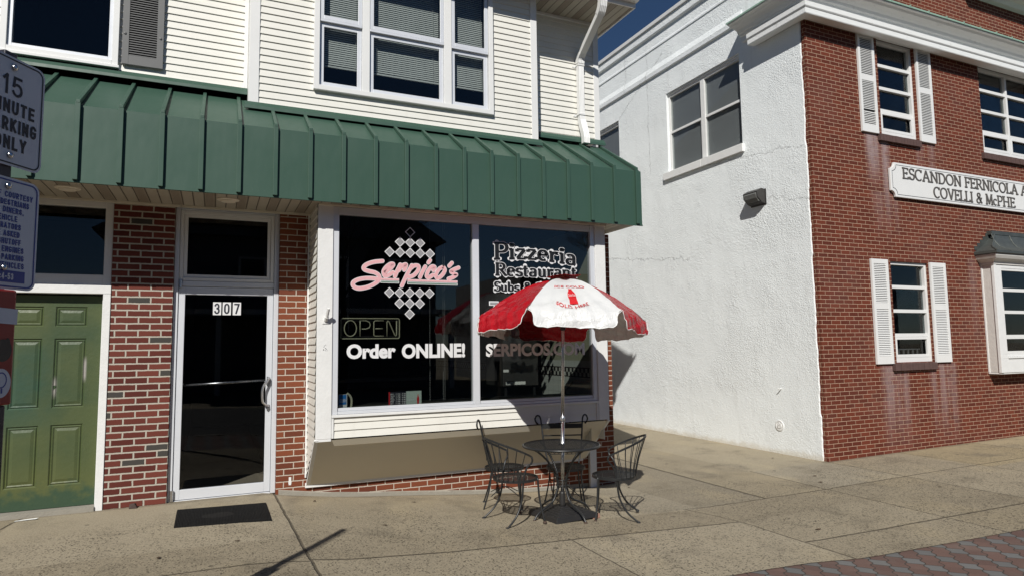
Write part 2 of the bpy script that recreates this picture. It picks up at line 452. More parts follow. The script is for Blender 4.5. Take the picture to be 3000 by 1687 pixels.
dirt = t.m('MAXIMUM', dirt, t.m('MULTIPLY', t.m('SUBTRACT', 1.0, t.ramp(t.m('ADD', t.m('ABSOLUTE', t.y), t.m('MULTIPLY', t.noise(5, 4), 0.18)), 0.09, 0.19)), t.m('LESS_THAN', t.x, 5.0)))
c = t.mix(t.m('MULTIPLY', dirt, 0.5), c, (0.09, 0.075, 0.055))
spots = t.m('LESS_THAN', t.voro(2.1).outputs['Distance'], 0.055)
c = t.mix(t.m('MULTIPLY', spots, 0.6), c, (0.045, 0.040, 0.034))
# joints
def segx(x0, k, yref, y0, y1, wd):   # near-vertical line x = x0 + k (y - yref)
    ln = t.m('ADD', x0, t.m('MULTIPLY', t.m('SUBTRACT', t.y, yref), k))
    ln = t.m('ADD', ln, t.m('MULTIPLY', t.m('SUBTRACT', t.noise(7, 4), 0.5), 0.03))
    d = t.m('ABSOLUTE', t.m('SUBTRACT', t.x, ln))
    return t.m('MULTIPLY', t.m('SUBTRACT', 1.0, t.ramp(d, wd*0.4, wd)), t.band(t.y, y0, y1, 0.01))
def segy(y0, k, xref, x0, x1, wd):
    ln = t.m('ADD', y0, t.m('MULTIPLY', t.m('SUBTRACT', t.x, xref), k))
    ln = t.m('ADD', ln, t.m('MULTIPLY', t.m('SUBTRACT', t.noise(6, 4), 0.5), 0.04))
    d = t.m('ABSOLUTE', t.m('SUBTRACT', t.y, ln))
    return t.m('MULTIPLY', t.m('SUBTRACT', 1.0, t.ramp(d, wd*0.4, wd)), t.band(t.x, x0, x1, 0.01))
J = [segx(0.63, -0.036, -0.16, -5.0, 0.1, 0.016), segx(-1.62, 0.2, -0.1, -5.0, 0.0, 0.014), segx(5.935, 0.0, 0, -1.71, 9.0, 0.026), segx(6.93, 0.022, -1.0, -3.8, -0.45, 0.011),
     segx(8.40, 0.0, 0, -3.15, -0.53, 0.011), segx(4.95, -0.02, -2.4, -3.7, -2.38, 0.012), segx(2.97, 0, 0, -3.6, -2.27, 0.009), segx(10.0, 0, 0, -3.4, -0.5, 0.011), segx(11.9, 0, 0, -3.4, -0.5, 0.011), segx(-3.2, 0.1, 0, -5.0, 0.0, 0.014),
     segx(4.86, -0.24, -2.02, -2.39, -1.65, 0.010),
     segy(-2.31, -0.012, 2.7, 0.70, 4.95, 0.018), segy(-1.695, -0.035, 5.4, 4.77, 7.0, 0.014), segy(-1.74, 0.0, 7.0, 7.0, 30.0, 0.012), segy(-3.12, -0.045, 5.0, 4.98, 30.0, 0.016), segy(-2.33, 0.0, 0, -30, 0.70, 0.014)]
jm = J[0]
for q in J[1:]: jm = t.m('MAXIMUM', jm, q)
c = t.mix(t.m('MULTIPLY', jm, 0.72), c, (0.050, 0.043, 0.033))
c = t.mix(1.0, c, (1.08, 1.06, 1.01), 'MULTIPLY')
t.col(c); t.rough(0.9); t.b.inputs['Specular IOR Level'].default_value = 0.2
h = t.m('SUBTRACT', t.m('ADD', t.m('MULTIPLY', t.noise(90, 4), 0.25), t.m('MULTIPLY', grit, 0.12)), t.m('ADD', t.m('MULTIPLY', jm, 1.2), t.m('MULTIPLY', pit, 0.5)))
t.bump(h, 0.008)
M['concrete'] = t.mat

# interlocking pavers
t = NT('interlocking_pavers')
u = t.m('ADD', t.m('MULTIPLY', t.x, 0.72), t.m('MULTIPLY', t.y, 0.70)); v = t.m('SUBTRACT', t.m('MULTIPLY', t.y, 0.72), t.m('MULTIPLY', t.x, 0.70))
S = 0.135
wob = t.m('MULTIPLY', t.m('SINE', t.m('MULTIPLY', u, 2*math.pi/S)), 0.012)
ru = t.m('ADD', t.m('DIVIDE', u, S), 40); rv = t.m('ADD', t.m('DIVIDE', t.m('ADD', v, wob), S), 40)
iu = t.m('FLOOR', ru); iv = t.m('FLOOR', rv); fu = t.m('FRACT', ru); fv = t.m('FRACT', rv)
kind = t.m('MODULO', t.m('ADD', iu, t.m('MULTIPLY', iv, 2.0)), 3.0)
isg = t.m('LESS_THAN', kind, 0.5)
# the joint between the two halves of a red paver is left out
d1 = t.m('MINIMUM', fv, t.m('SUBTRACT', 1.0, fv))
left = t.m('ADD', fu, t.m('MULTIPLY', t.m('GREATER_THAN', kind, 1.5), 5.0))
right = t.m('ADD', t.m('SUBTRACT', 1.0, fu), t.m('MULTIPLY', t.m('COMPARE', kind, 1.0, 0.3), 5.0))
dd = t.m('MULTIPLY', t.m('MINIMUM', d1, t.m('MINIMUM', left, right)), S)
pj = t.ramp(dd, 0.002, 0.006)
rv_ = t.white(iu, iv)
c = t.mix(isg, t.mix(rv_, (0.120, 0.064, 0.050), (0.165, 0.090, 0.070)), t.mix(rv_, (0.128, 0.130, 0.128), (0.172, 0.172, 0.168)))
c = t.mix(t.m('MULTIPLY', t.noise(160, 3, 0.7), 0.5), c, (0.07, 0.06, 0.055))
c = t.mix(t.m('MULTIPLY', t.ramp(t.noise(3, 4), 0.5, 0.8), 0.3), c, (0.2, 0.18, 0.15))
c = t.mix(pj, (0.06, 0.052, 0.042), c)
t.col(c); t.rough(0.85)
t.bump(t.m('ADD', pj, t.m('MULTIPLY', t.noise(200, 3), 0.3)), 0.006)
M['pavers'] = t.mat
M['asphalt'] = flat('asphalt', (0.05, 0.05, 0.052), 0.9, var=0.3, scale=20, bump=0.006, bscale=150)
M['kerb'] = flat('kerb_concrete', (0.28, 0.26, 0.22), 0.85, var=0.15, scale=10, bump=0.004)

# soffit boards with grooves and perforated vent strips (boards run towards the street)
t = NT('beige_soffit_boards')
q = t.m('DIVIDE', t.m('ADD', t.x, 20.03), 0.1015); fx = t.m('FRACT', q); ix = t.m('FLOOR', q)
gr = t.m('SUBTRACT', 1.0, t.ramp(t.m('MINIMUM', fx, t.m('SUBTRACT', 1.0, fx)), 0.02, 0.07))
vent = t.m('COMPARE', t.m('MODULO', ix, 3.0), 1.0, 0.3)
slot = t.m('MULTIPLY', vent, t.m('MULTIPLY', t.band(fx, 0.16, 0.84, 0.03), t.m('GREATER_THAN', t.m('FRACT', t.m('MULTIPLY', fx, 9.0)), 0.5)))
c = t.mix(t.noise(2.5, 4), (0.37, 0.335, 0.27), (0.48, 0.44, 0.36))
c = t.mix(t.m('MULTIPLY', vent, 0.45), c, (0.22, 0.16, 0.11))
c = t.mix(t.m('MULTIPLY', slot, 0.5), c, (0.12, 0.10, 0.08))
c = t.mix(t.m('MULTIPLY', gr, 0.8), c, (0.08, 0.07, 0.055))
t.col(c); t.rough(0.6); t.bump(t.m('SUBTRACT', 1.0, gr), 0.008)
M['soffit'] = t.mat

# green steel door paint: faded, scuffed, darker touch-up patches
t = NT('faded_green_door_paint')
c = t.mix(t.ramp(t.noise(2.2, 3), 0.35, 0.65), (0.076, 0.098, 0.040), (0.052, 0.080, 0.038))
c = t.mix(t.m('MULTIPLY', t.m('SUBTRACT', 1.0, t.ramp(t.z, 0.1, 0.9)), 0.6), c, (0.120, 0.128, 0.038))
p1 = t.m('MULTIPLY', t.band(t.z, 0.85, 1.55, 0.25), t.m('SUBTRACT', 1.0, t.ramp(t.x, -1.62, -1.32)))
c = t.mix(t.m('MULTIPLY', p1, t.m('MULTIPLY', t.ramp(t.noise(3, 4), 0.3, 0.6), 0.8)), c, (0.035, 0.080, 0.055))
p2 = t.m('SUBTRACT', 1.0, t.ramp(t.m('ADD', t.z, t.m('MULTIPLY', t.m('SUBTRACT', t.noise(9, 5), 0.5), 0.5)), 0.12, 0.30))
c = t.mix(t.m('MULTIPLY', p2, 0.75), c, (0.020, 0.060, 0.042))
ch = t.m('MULTIPLY', t.m('MULTIPLY', t.band(t.x, -1.19, -1.165, 0.01), t.band(t.z, 1.27, 1.47, 0.05)), t.m('GREATER_THAN', t.noise(22, 3), 0.38))
ch = t.m('MAXIMUM', ch, t.m('MULTIPLY', t.m('MULTIPLY', t.band(t.x, -1.435, -1.41, 0.015), t.band(t.z, 1.12, 1.28, 0.05)), t.m('GREATER_THAN', t.noise(22, 3), 0.42)))
c = t.mix(ch, c, (0.33, 0.31, 0.29))
t.col(c); t.rough(0.42); t.bump(t.noise(25, 4), 0.002)
M['green_door'] = t.mat

# ribbed door-mat
t = NT('ribbed_rubber_mat')
s_ = t.m('FRACT', t.m('DIVIDE', t.x, 0.0125))
rb = t.ramp(t.m('ABSOLUTE', t.m('SUBTRACT', s_, 0.5)), 0.12, 0.32)
worn = t.m('LESS_THAN', t.m('ADD', t.m('POWER', t.m('DIVIDE', t.m('ADD', t.x, -0.06), 0.13), 2.0), t.m('POWER', t.m('DIVIDE', t.m('ADD', t.y, 0.78), 0.085), 2.0)), t.m('ADD', 0.6, t.noise(18, 4)))
c = t.mix(rb, (0.012, 0.012, 0.012), (0.003, 0.003, 0.003))
c = t.mix(t.m('MULTIPLY', worn, 0.8), c, (0.020, 0.019, 0.018))
t.col(c); t.rough(0.8); t.b.inputs['Specular IOR Level'].default_value = 0.2; t.bump(t.m('SUBTRACT', 1.0, rb), 0.004)
M['mat'] = t.mat

# umbrella vinyl
def vinyl(name, c, rough, dist, dark, tcol):
    t = NT(name)
    t.col(t.mix(t.noise(7, 4), tuple(v*dark for v in c), c)); t.rough(rough)
    t.b.inputs['Specular IOR Level'].default_value = 0.5
    wr = t.noise(9, 4, 0.6, v=t.scaled(1, 1, 0.6))
    low = t.m('SUBTRACT', 1.0, t.ramp(t.z, 1.72, 2.05))
    t.bump(t.m('MULTIPLY', wr, t.m('ADD', 0.10, low)), dist)
    tl = t.n('ShaderNodeBsdfTranslucent'); tl.inputs[0].default_value = (*tcol, 1)
    mx = t.n('ShaderNodeMixShader'); mx.inputs[0].default_value = 0.22
    t.l(t.b.outputs[0], mx.inputs[1]); t.l(tl.outputs[0], mx.inputs[2]); t.l(mx.outputs[0], t.out.inputs[0])
    return t.mat
M['um_red'] = vinyl('glossy_red_vinyl', (0.52, 0.010, 0.020), 0.22, 0.03, 0.95, (0.40, 0.004, 0.008))
M['um_white'] = vinyl('white_vinyl_canopy', (0.82, 0.83, 0.83), 0.38, 0.035, 0.97, (0.42, 0.36, 0.31))
# interior checker tiles
t = NT('white_tile_with_checker_band')
ty = t.m('FRACT', t.m('DIVIDE', t.m('ADD', t.y, 5.0), 0.152)); tz = t.m('FRACT', t.m('DIVIDE', t.z, 0.152))
gl_ = t.m('LESS_THAN', t.m('MINIMUM', ty, tz), 0.03)
c = t.mix(gl_, (0.50, 0.52, 0.49), (0.3, 0.3, 0.28))
cy = t.m('FLOOR', t.m('DIVIDE', t.m('ADD', t.y, 5.0), 0.05)); cz = t.m('FLOOR', t.m('DIVIDE', t.m('SUBTRACT', t.z, 1.14), 0.05))
chk = t.m('MODULO', t.m('ADD', cy, t.m('ADD', cz, 10.0)), 2.0)
bnd = t.m('MULTIPLY', t.m('GREATER_THAN', t.z, 1.14), t.m('LESS_THAN', t.z, 1.24))
c = t.mix(bnd, c, t.mix(chk, (0.5, 0.5, 0.46), (0.01, 0.01, 0.01)))
edge = t.m('MULTIPLY', t.m('MULTIPLY', t.m('GREATER_THAN', t.z, 1.125), t.m('LESS_THAN', t.z, 1.255)), t.m('SUBTRACT', 1.0, bnd))
c = t.mix(edge, c, (0.02, 0.01, 0.01))
c = t.mix(t.m('GREATER_THAN', t.z, 1.34), c, (0.34, 0.34, 0.25))
t.col(c); t.rough(0.5)
M['tile'] = t.mat
# ------------------------------------------------------------------ lettering
_tc = {}
def glyphs(body, off=0.0):
    k = (body, off)
    if k in _tc: return _tc[k]
    cu = bpy.data.curves.new('lettering', 'FONT'); cu.body = body; cu.size = 1.0; cu.offset = off; cu.resolution_u = 4
    o = bpy.data.objects.new('lettering', cu); COL.objects.link(o)
    dg = bpy.context.evaluated_depsgraph_get(); dg.update()
    me = bpy.data.meshes.new_from_object(o.evaluated_get(dg))
    vs = [(v.co.x, v.co.y) for v in me.vertices]; fs = [list(p.vertices) for p in me.polygons]
    bpy.data.objects.remove(o); bpy.data.curves.remove(cu); bpy.data.meshes.remove(me)
    xs = [v[0] for v in vs]; ys = [v[1] for v in vs]
    _tc[k] = (vs, fs, (min(xs), max(xs), min(ys), max(ys)))
    return _tc[k]
def put_text(mb, body, x0, x1, z0, z1, fn, off=0.0, warp=None):
    """fits body in [x0,x1]x[z0,z1] and maps (x,z) by fn to 3-D"""
    vs, fs, (a, b, c_, d) = glyphs(body, off)
    out = []
    for x, y in vs:
        u = (x-a)/(b-a); v = (y-c_)/(d-c_)
        X = x0+u*(x1-x0); Z = z0+v*(z1-z0)
        if warp: X, Z = warp(u, v, X, Z)
        out.append(fn(X, Z))
    mb.add(out, fs)

def ribbon(mb, pts, wfn, fn, lay, round_cap=True):
    """flat pen stroke along 2-D pts; wfn(dir)->full width; fn(x,z,layer)->3-D"""
    P = [Vector((p[0], p[1])) for p in pts]; N = len(P)
    L = []; Rr = []
    for i in range(N):
        a = P[max(i-1, 0)]; b = P[min(i+1, N-1)]
        d = (b-a)
        if d.length < 1e-9: d = Vector((1, 0))
        d.normalize(); n = Vector((-d.y, d.x)); wd = wfn(d)*0.5
        L.append(P[i]+n*wd); Rr.append(P[i]-n*wd)
    vs = []; fs = []
    for i in range(N):
        vs.append(fn(L[i].x, L[i].y, lay)); vs.append(fn(Rr[i].x, Rr[i].y, lay))
    for i in range(N-1): fs.append([2*i, 2*i+1, 2*i+3, 2*i+2])
    mb.add(vs, fs)
    if round_cap:
        for i, sgn in ((0, -1), (N-1, 1)):
            a = P[max(i-1, 0)]; b = P[min(i+1, N-1)]; d = (b-a).normalized(); n = Vector((-d.y, d.x)); wd = wfn(d)*0.5
            q = [P[i] + n*(wd*math.cos(t_)) + d*(sgn*wd*math.sin(t_)) for t_ in [math.pi*k/8 for k in range(9)]]
            mb.add([fn(p.x, p.y, lay+0.05) for p in q], [list(range(9))])

def arc(cx, cy, rx, ry, a0, a1, n=12):
    return [(cx+rx*math.cos(R(a0+(a1-a0)*i/n)), cy+ry*math.sin(R(a0+(a1-a0)*i/n))) for i in range(n+1)]
# serif capitals / small letters: (advance, strokes, serifs (x0,x1,y))
G = {
 'E': (.62, [[(.14,0),(.14,1)],[(.14,.96),(.54,.96)],[(.14,.52),(.44,.52)],[(.14,.04),(.56,.04)],[(.54,.98),(.54,.82)],[(.56,.02),(.56,.2)],[(.44,.42),(.44,.62)]], [(.02,.2,0),(.02,.2,1)]),
 'F': (.58, [[(.14,0),(.14,1)],[(.14,.96),(.54,.96)],[(.14,.52),(.44,.52)],[(.54,.98),(.54,.80)],[(.44,.42),(.44,.62)]], [(.0,.28,0),(.02,.2,1)]),
 'S': (.56, [arc(.29,.74,.2,.24,20,270,14)+arc(.29,.26,.21,.24,90,-160,14)[1:],[(.47,.98),(.48,.78)],[(.09,.02),(.08,.24)]], []),
 'C': (.72, [arc(.40,.5,.33,.48,48,312,20),[(.64,.98),(.64,.76)]], []),
 'c': (.50, [arc(.27,.33,.21,.31,55,305,16),[(.42,.64),(.42,.5)]], []),
 'A': (.78, [[(.10,0),(.39,1)],[(.38,1),(.68,0)],[(.22,.36),(.56,.36)]], [(.0,.24,0),(.54,.82,0)]),
 'N': (.80, [[(.14,0),(.14,1)],[(.14,1),(.66,0)],[(.66,0),(.66,1)]], [(.02,.27,0),(.0,.2,1),(.54,.78,1)]),
 'D': (.76, [[(.14,0),(.14,1)],[(.14,.97),(.32,.97)]+arc(.32,.5,.34,.47,90,-90,16)+[(.14,.03)]], [(.02,.2,0),(.02,.2,1)]),
 'O': (.82, [arc(.41,.5,.34,.48,0,360,28)], []),
 'R': (.72, [[(.14,0),(.14,1)],[(.14,.97),(.36,.97)]+arc(.36,.73,.2,.24,90,-90,10)+[(.14,.49)],[(.34,.49),(.66,.0)]], [(.0,.28,0),(.02,.2,1),(.58,.76,0)]),
 'I': (.30, [[(.15,0),(.15,1)]], [(.02,.28,0),(.02,.28,1)]),
 'L': (.60, [[(.14,0),(.14,1)],[(.14,.04),(.54,.04)],[(.54,.02),(.54,.22)]], [(.02,.2,0),(.02,.28,1)]),
 'V': (.76, [[(.10,1),(.39,0)],[(.39,0),(.66,1)]], [(.0,.24,1),(.54,.78,1)]),
 'M': (.92, [[(.14,0),(.16,1)],[(.16,1),(.45,0.05)],[(.45,.05),(.74,1)],[(.74,1),(.78,0)]], [(.02,.26,0),(.66,.90,0),(.04,.2,1),(.72,.86,1)]),
 'P': (.64, [[(.14,0),(.14,1)],[(.14,.97),(.36,.97)]+arc(.36,.71,.22,.26,90,-90,10)+[(.14,.45)]], [(.0,.28,0),(.02,.2,1)]),
 'H': (.82, [[(.14,0),(.14,1)],[(.66,0),(.66,1)],[(.14,.5),(.66,.5)]], [(.0,.28,0),(.0,.28,1),(.52,.8,0),(.52,.8,1)]),
 '&': (.80, [[(.70,.0),(.24,.66)]+arc(.36,.78,.15,.19,210,-30,10)+[(.36,.55),(.16,.36)]+arc(.31,.22,.2,.2,130,330,10)+[(.62,.46)]], [(.5,.72,.48)]),
 'i': (.32, [[(.16,0),(.16,.64)], arc(.16,.86,.045,.05,0,360,10)], [(.03,.29,0),(.03,.18,.64)]),
 'z': (.50, [[(.06,.61),(.42,.61)],[(.42,.61),(.08,.03)],[(.06,.03),(.46,.03)],[(.46,.02),(.46,.18)],[(.07,.62),(.07,.46)]], []),
 'e': (.54, [[(.08,.36),(.44,.36)]+arc(.26,.33,.19,.31,8,310,18)], []),
 'r': (.46, [[(.13,0),(.13,.64)],[(.13,.42),(.24,.58),(.36,.62)], arc(.37,.57,.03,.04,0,360,8)], [(.01,.26,0),(.01,.14,.64)]),
 'a': (.56, [arc(.25,.46,.16,.17,160,0,10)+[(.41,.1),(.48,.03)], arc(.24,.19,.16,.16,60,330,14)+[(.41,.18)]], []),
 's': (.46, [arc(.24,.47,.15,.15,20,270,10)+arc(.24,.17,.16,.15,90,-160,10)[1:],[(.38,.63),(.38,.5)],[(.08,.02),(.08,.16)]], []),
 't': (.40, [[(.16,.86),(.16,.14)]+arc(.26,.13,.1,.11,180,320,6),[(.02,.63),(.34,.63)]], []),
 'u': (.60, [[(.13,.64),(.13,.2)]+arc(.28,.18,.15,.16,180,330,8)+[(.44,.24)],[(.44,.64),(.44,.0)]], [(.01,.14,.64),(.32,.44,.64),(.44,.56,0)]),
 'n': (.60, [[(.13,0),(.13,.64)],[(.13,.44)]+arc(.29,.46,.15,.16,150,0,8)+[(.44,0)]], [(.01,.26,0),(.01,.13,.64),(.33,.57,0)]),
 'b': (.58, [[(.12,1),(.12,.02)], arc(.29,.32,.17,.3,150,-160,16)], [(.0,.12,1)]),
 ' ': (.34, [], []),
}
def serif_text(mb, body, x0, x1, z0, z1, fn, thick, thin, warp=None, grow=0.0, lay0=0.0):
    """cap height = z1-z0; total advance fitted to x1-x0; stroke widths in metres"""
    tot = sum(G[ch][0] for ch in body); sx = (x1-x0)/tot; sz = z1-z0
    X = x0; k = 0
    for ch in body:
        adv, st, se = G[ch]
        def T(p):
            x, z = X+p[0]*sx, z0+p[1]*sz
            return warp(x, z) if warp else (x, z)
        def wf(d): return thin+(thick-thin)*abs(d.y)**1.2+grow
        for s_ in st:
            pts = s_
            if len(pts) == 2 and warp: pts = [(pts[0][0]+(pts[1][0]-pts[0][0])*i/4, pts[0][1]+(pts[1][1]-pts[0][1])*i/4) for i in range(5)]
            ribbon(mb, [T(p) for p in pts], wf, fn, lay0+k*0.1, round_cap=grow > 0); k += 1
        for (a, b, y) in se:
            zz = y - (0.03 if y > 0.5 else -0.03)
            ribbon(mb, [T((a+(b-a)*i/3, zz)) for i in range(4)], lambda d: thin*1.15+grow, fn, lay0+k*0.1, round_cap=grow > 0); k += 1
        X += adv*sx

SANS = {
 'A': (.70, [[(.0,0),(.35,1)],[(.35,1),(.70,0)],[(.13,.30),(.57,.30)]]), 'C': (.62, [arc(.32,.70,.32,.30,25,180,10)+arc(.32,.30,.32,.30,180,335,10)]),
 'D': (.62, [[(.0,0),(.0,1)],[(.0,1),(.26,1)]+arc(.26,.62,.36,.38,90,0,8)+arc(.26,.38,.36,.38,0,-90,8)+[(.0,0)]]), 'E': (.54, [[(0,0),(0,1)],[(0,1),(.54,1)],[(0,.52),(.48,.52)],[(0,0),(.54,0)]]),
 'F': (.52, [[(0,0),(0,1)],[(0,1),(.52,1)],[(0,.50),(.46,.50)]]), 'G': (.64, [arc(.32,.70,.32,.30,25,180,10)+arc(.32,.30,.32,.30,180,360,10)+[(.64,.46)],[(.64,.46),(.38,.46)]]),
 'H': (.62, [[(0,0),(0,1)],[(.62,0),(.62,1)],[(0,.52),(.62,.52)]]), 'I': (.0, [[(0,0),(0,1)]]), 'K': (.62, [[(0,0),(0,1)],[(.02,.36),(.58,1)],[(.18,.54),(.62,0)]]),
 'L': (.50, [[(0,0),(0,1)],[(0,0),(.50,0)]]), 'M': (.78, [[(0,0),(0,1)],[(.0,1),(.39,.15)],[(.39,.15),(.78,1)],[(.78,1),(.78,0)]]), 'N': (.62, [[(0,0),(0,1)],[(0,1),(.62,0)],[(.62,0),(.62,1)]]),
 'O': (.64, [arc(.32,.68,.32,.32,0,180,12)+arc(.32,.32,.32,.32,180,360,12)+[(.64,.68)]]), 'P': (.58, [[(0,0),(0,1)],[(0,1),(.32,1)]+arc(.32,.72,.26,.28,90,-90,10)+[(0,.44)]]),
 'R': (.60, [[(0,0),(0,1)],[(0,1),(.32,1)]+arc(.32,.73,.26,.27,90,-90,10)+[(0,.46)],[(.30,.46),(.60,0)]]), 'S': (.58, [arc(.29,.73,.27,.27,15,240,12)+arc(.29,.27,.29,.27,70,-165,12)]),
 'T': (.60, [[(.30,0),(.30,1)],[(0,1),(.60,1)]]), 'U': (.62, [[(0,1),(0,.30)]+arc(.31,.30,.31,.30,180,360,12)+[(.62,1)]]), 'V': (.66, [[(0,1),(.33,0)],[(.33,0),(.66,1)]]),
 'W': (.94, [[(0,1),(.24,0)],[(.24,0),(.47,1)],[(.47,1),(.70,0)],[(.70,0),(.94,1)]]), 'Y': (.64, [[(0,1),(.32,.46)],[(.64,1),(.32,.46)],[(.32,.46),(.32,0)]]),
 '1': (.24, [[(.20,0),(.20,1)],[(.20,1),(.0,.80)]]), '5': (.58, [[(.52,1),(.08,1)],[(.08,1),(.03,.52)],[(.03,.52)]+arc(.28,.32,.30,.32,130,-155,14)]), '3': (.56, [arc(.26,.74,.26,.26,160,-80,12),arc(.26,.26,.30,.28,80,-160,14)]),
 '9': (.58, [arc(.29,.68,.29,.32,0,360,18),[(.58,.68),(.58,.40)]+arc(.29,.28,.29,.28,0,-150,8)]), '4': (.62, [[(.46,0),(.46,1)],[(.46,1),(.0,.28)],[(.0,.28),(.62,.28)]]), '7': (.56, [[(0,1),(.56,1)],[(.56,1),(.18,0)]]),
 '0': (.60, [arc(.30,.68,.30,.32,0,180,12)+arc(.30,.32,.30,.32,180,360,12)+[(.60,.68)]]), ':': (.0, [[(0,.16),(0,.20)],[(0,.66),(0,.70)]]), '-': (.30, [[(0,.44),(.30,.44)]]), ',': (.06, [[(.06,.04),(.0,-.12)]]), ' ': (.30, []),
}
def sans_text(mb, body, x0, x1, z0, z1, th, fn, gap=0.24, lay0=0.0):
    """monoline letters of stroke th filling [x0,x1]x[z0,z1]"""
    W = sum(SANS[c_][0] for c_ in body); n_ = len(body)
    # every glyph also takes one stroke width; the rest of the room is shared in proportion
    unit = ((x1-x0)-n_*th)/(W+gap*(n_-1)); X = x0+th/2; k = 0
    for ch in body:
        wd, st = SANS[ch]
        for s_ in st:
            P = [Vector((X+p[0]*unit, z0+th/2+p[1]*(z1-z0-th))) for p in s_]
            a = (P[0]-P[1]).normalized(); b = (P[-1]-P[-2]).normalized()
            closed_ = (P[0]-P[-1]).length < 1e-6
            if not closed_: P[0] = P[0]+a*th*0.48; P[-1] = P[-1]+b*th*0.48
            ribbon(mb, [(p.x, p.y) for p in P], lambda d: th, fn, lay0+k*0.1, round_cap=False); k += 1
        X += wd*unit+th+gap*unit

# ------------------------------------------------------------------ ground
GX = [(-60,0.0),(-1.8,0.0),(0.55,0.0),(0.72,-0.035),(1.33,-0.118),(2.2,-0.19),(3.0,-0.262),(3.7,-0.305),(4.5,-0.335),(5.2,-0.318),(6.0,-0.285),(7.0,-0.27),(8.4,-0.255),(10.5,-0.236),(13.5,-0.21),(60,-0.15)]   # along the shop wall
GS = [(-60,0.0),(-1.8,0.0),(0.4,-0.02),(0.65,-0.055),(1.0,-0.10),(1.8,-0.157),(3.0,-0.208),(4.4,-0.262),(5.1,-0.290),(6.0,-0.283),(7.0,-0.27),(8.4,-0.255),(10.5,-0.236),(13.5,-0.21),(60,-0.15)]    # near the street
def lerp_tab(T, x):
    for (a, za), (b, zb) in zip(T, T[1:]):
        if a <= x <= b: return za+(zb-za)*(x-a)/(b-a)
    return 0.0
def gz(x, y=0.0):
    t_ = min(1.0, max(0.0, (-0.2-y)/1.8))
    return lerp_tab(GX, x)*(1-t_)+lerp_tab(GS, x)*t_
EDGE = [(-60,-3.66),(1.75,-3.66),(3.57,-3.597),(3.98,-3.586),(4.55,-3.59),(4.97,-3.649),(5.9,-3.717),(6.8,-3.794),(8.5,-3.86),(60,-4.4)]
xs = [-60,-30,-12,-6,-4,-3,-2.5] + [-2+0.25*i for i in range(61)] + [14,16,20,30,60]
mb = MB()
rows = []
for x in xs:
    ye = lerp_tab(EDGE, x)
    rows.append([(x, y, gz(x, y)) for y in [14, 8, 4, 2, 1, .5, 0, -.5, -1, -1.5, -2, -2.5, -3]] + [(x, ye, gz(x, ye))])
n = len(rows[0])
mb.add([p for r_ in rows for p in r_], [[i*n+j, i*n+j+1, (i+1)*n+j+1, (i+1)*n+j] for i in range(len(rows)-1) for j in range(n-1)])
tag(mb.build('sidewalk', M['concrete'], smooth=True), kind='structure')
mb = MB(); rows = []
for x in xs:
    ye = lerp_tab(EDGE, x)
    rows.append([(x, ye+0.05, gz(x,-9)-0.006), (x, ye-0.3, gz(x,-9)-0.008), (x, -5.549, gz(x,-9)-0.012)])
n = 3
mb.add([p for r_ in rows for p in r_], [[i*n+j, i*n+j+1, (i+1)*n+j+1, (i+1)*n+j] for i in range(len(rows)-1) for j in range(n-1)])
tag(mb.build('paver_strip', M['pavers'], smooth=True), kind='structure')
mb = MB(); rows = []
for x in xs:
    z = gz(x, -9)
    rows.append([(x, -5.55, z-0.3), (x, -5.55, z), (x, -5.70, z-0.005), (x, -5.72, z-0.14), (x, -5.72, z-0.3)])
mb.add([p for r_ in rows for p in r_], [[i*5+j, i*5+j+1, (i+1)*5+j+1, (i+1)*5+j] for i in range(len(rows)-1) for j in range(4)])
tag(mb.build('kerb', M['kerb']), kind='structure')
mb = MB(); rows = []
for x in xs:
    z = gz(x, -9)-0.135
    rows.append([(x, -5.72, z), (x, -9, z+0.04), (x, -13.5, z-0.02)])
mb.add([p for r_ in rows for p in r_], [[i*3+j, i*3+j+1, (i+1)*3+j+1, (i+1)*3+j] for i in range(len(rows)-1) for j in range(2)])
tag(mb.build('road', M['asphalt'], smooth=True), kind='structure')
mb = MB()
for x in (-7.2, -1.0, 5.2, 11.4):
    mb.quad((x, -5.8, gz(x,-9)-0.129), (x+0.10, -5.8, gz(x+.1,-9)-0.129), (x+0.10, -8.0, gz(x+.1,-9)-0.098), (x, -8.0, gz(x,-9)-0.098))
tag(mb.build('parking_stripes', M['white_vinyl']), kind='structure')
mb = MB()
mb.quad((-300, -13.5, -0.2), (300, -13.5, -0.2), (300, -300, -0.2), (-300, -300, -0.2))
mb.quad((-300, 13.9, -0.35), (300, 13.9, -0.35), (300, 300, -0.35), (-300, 300, -0.35))
tag(mb.build('ground', M['concrete']), kind='structure')

# ------------------------------------------------------------------ wall helpers
def wall_y(mb, y, x0, x1, z0, z1, holes=(), depth=0.1):
    X = sorted({x0, x1, *[h[0] for h in holes], *[h[1] for h in holes]}); Z = sorted({z0, z1, *[h[2] for h in holes], *[h[3] for h in holes]})
    X = [a for a in X if x0 <= a <= x1]; Z = [a for a in Z if z0 <= a <= z1]
    for a, b in zip(X, X[1:]):
        for c_, d in zip(Z, Z[1:]):
            mx, mz = (a+b)/2, (c_+d)/2
            if any(h[0] < mx < h[1] and h[2] < mz < h[3] for h in holes): continue
            mb.quad((a,y,c_),(b,y,c_),(b,y,d),(a,y,d))
    if depth:
        for (a, b, c_, d) in holes:
            mb.quad((a,y,c_),(a,y+depth,c_),(a,y+depth,d),(a,y,d)); mb.quad((b,y,c_),(b,y,d),(b,y+depth,d),(b,y+depth,c_))
            mb.quad((a,y,d),(a,y+depth,d),(b,y+depth,d),(b,y,d)); mb.quad((a,y,c_),(b,y,c_),(b,y+depth,c_),(a,y+depth,c_))
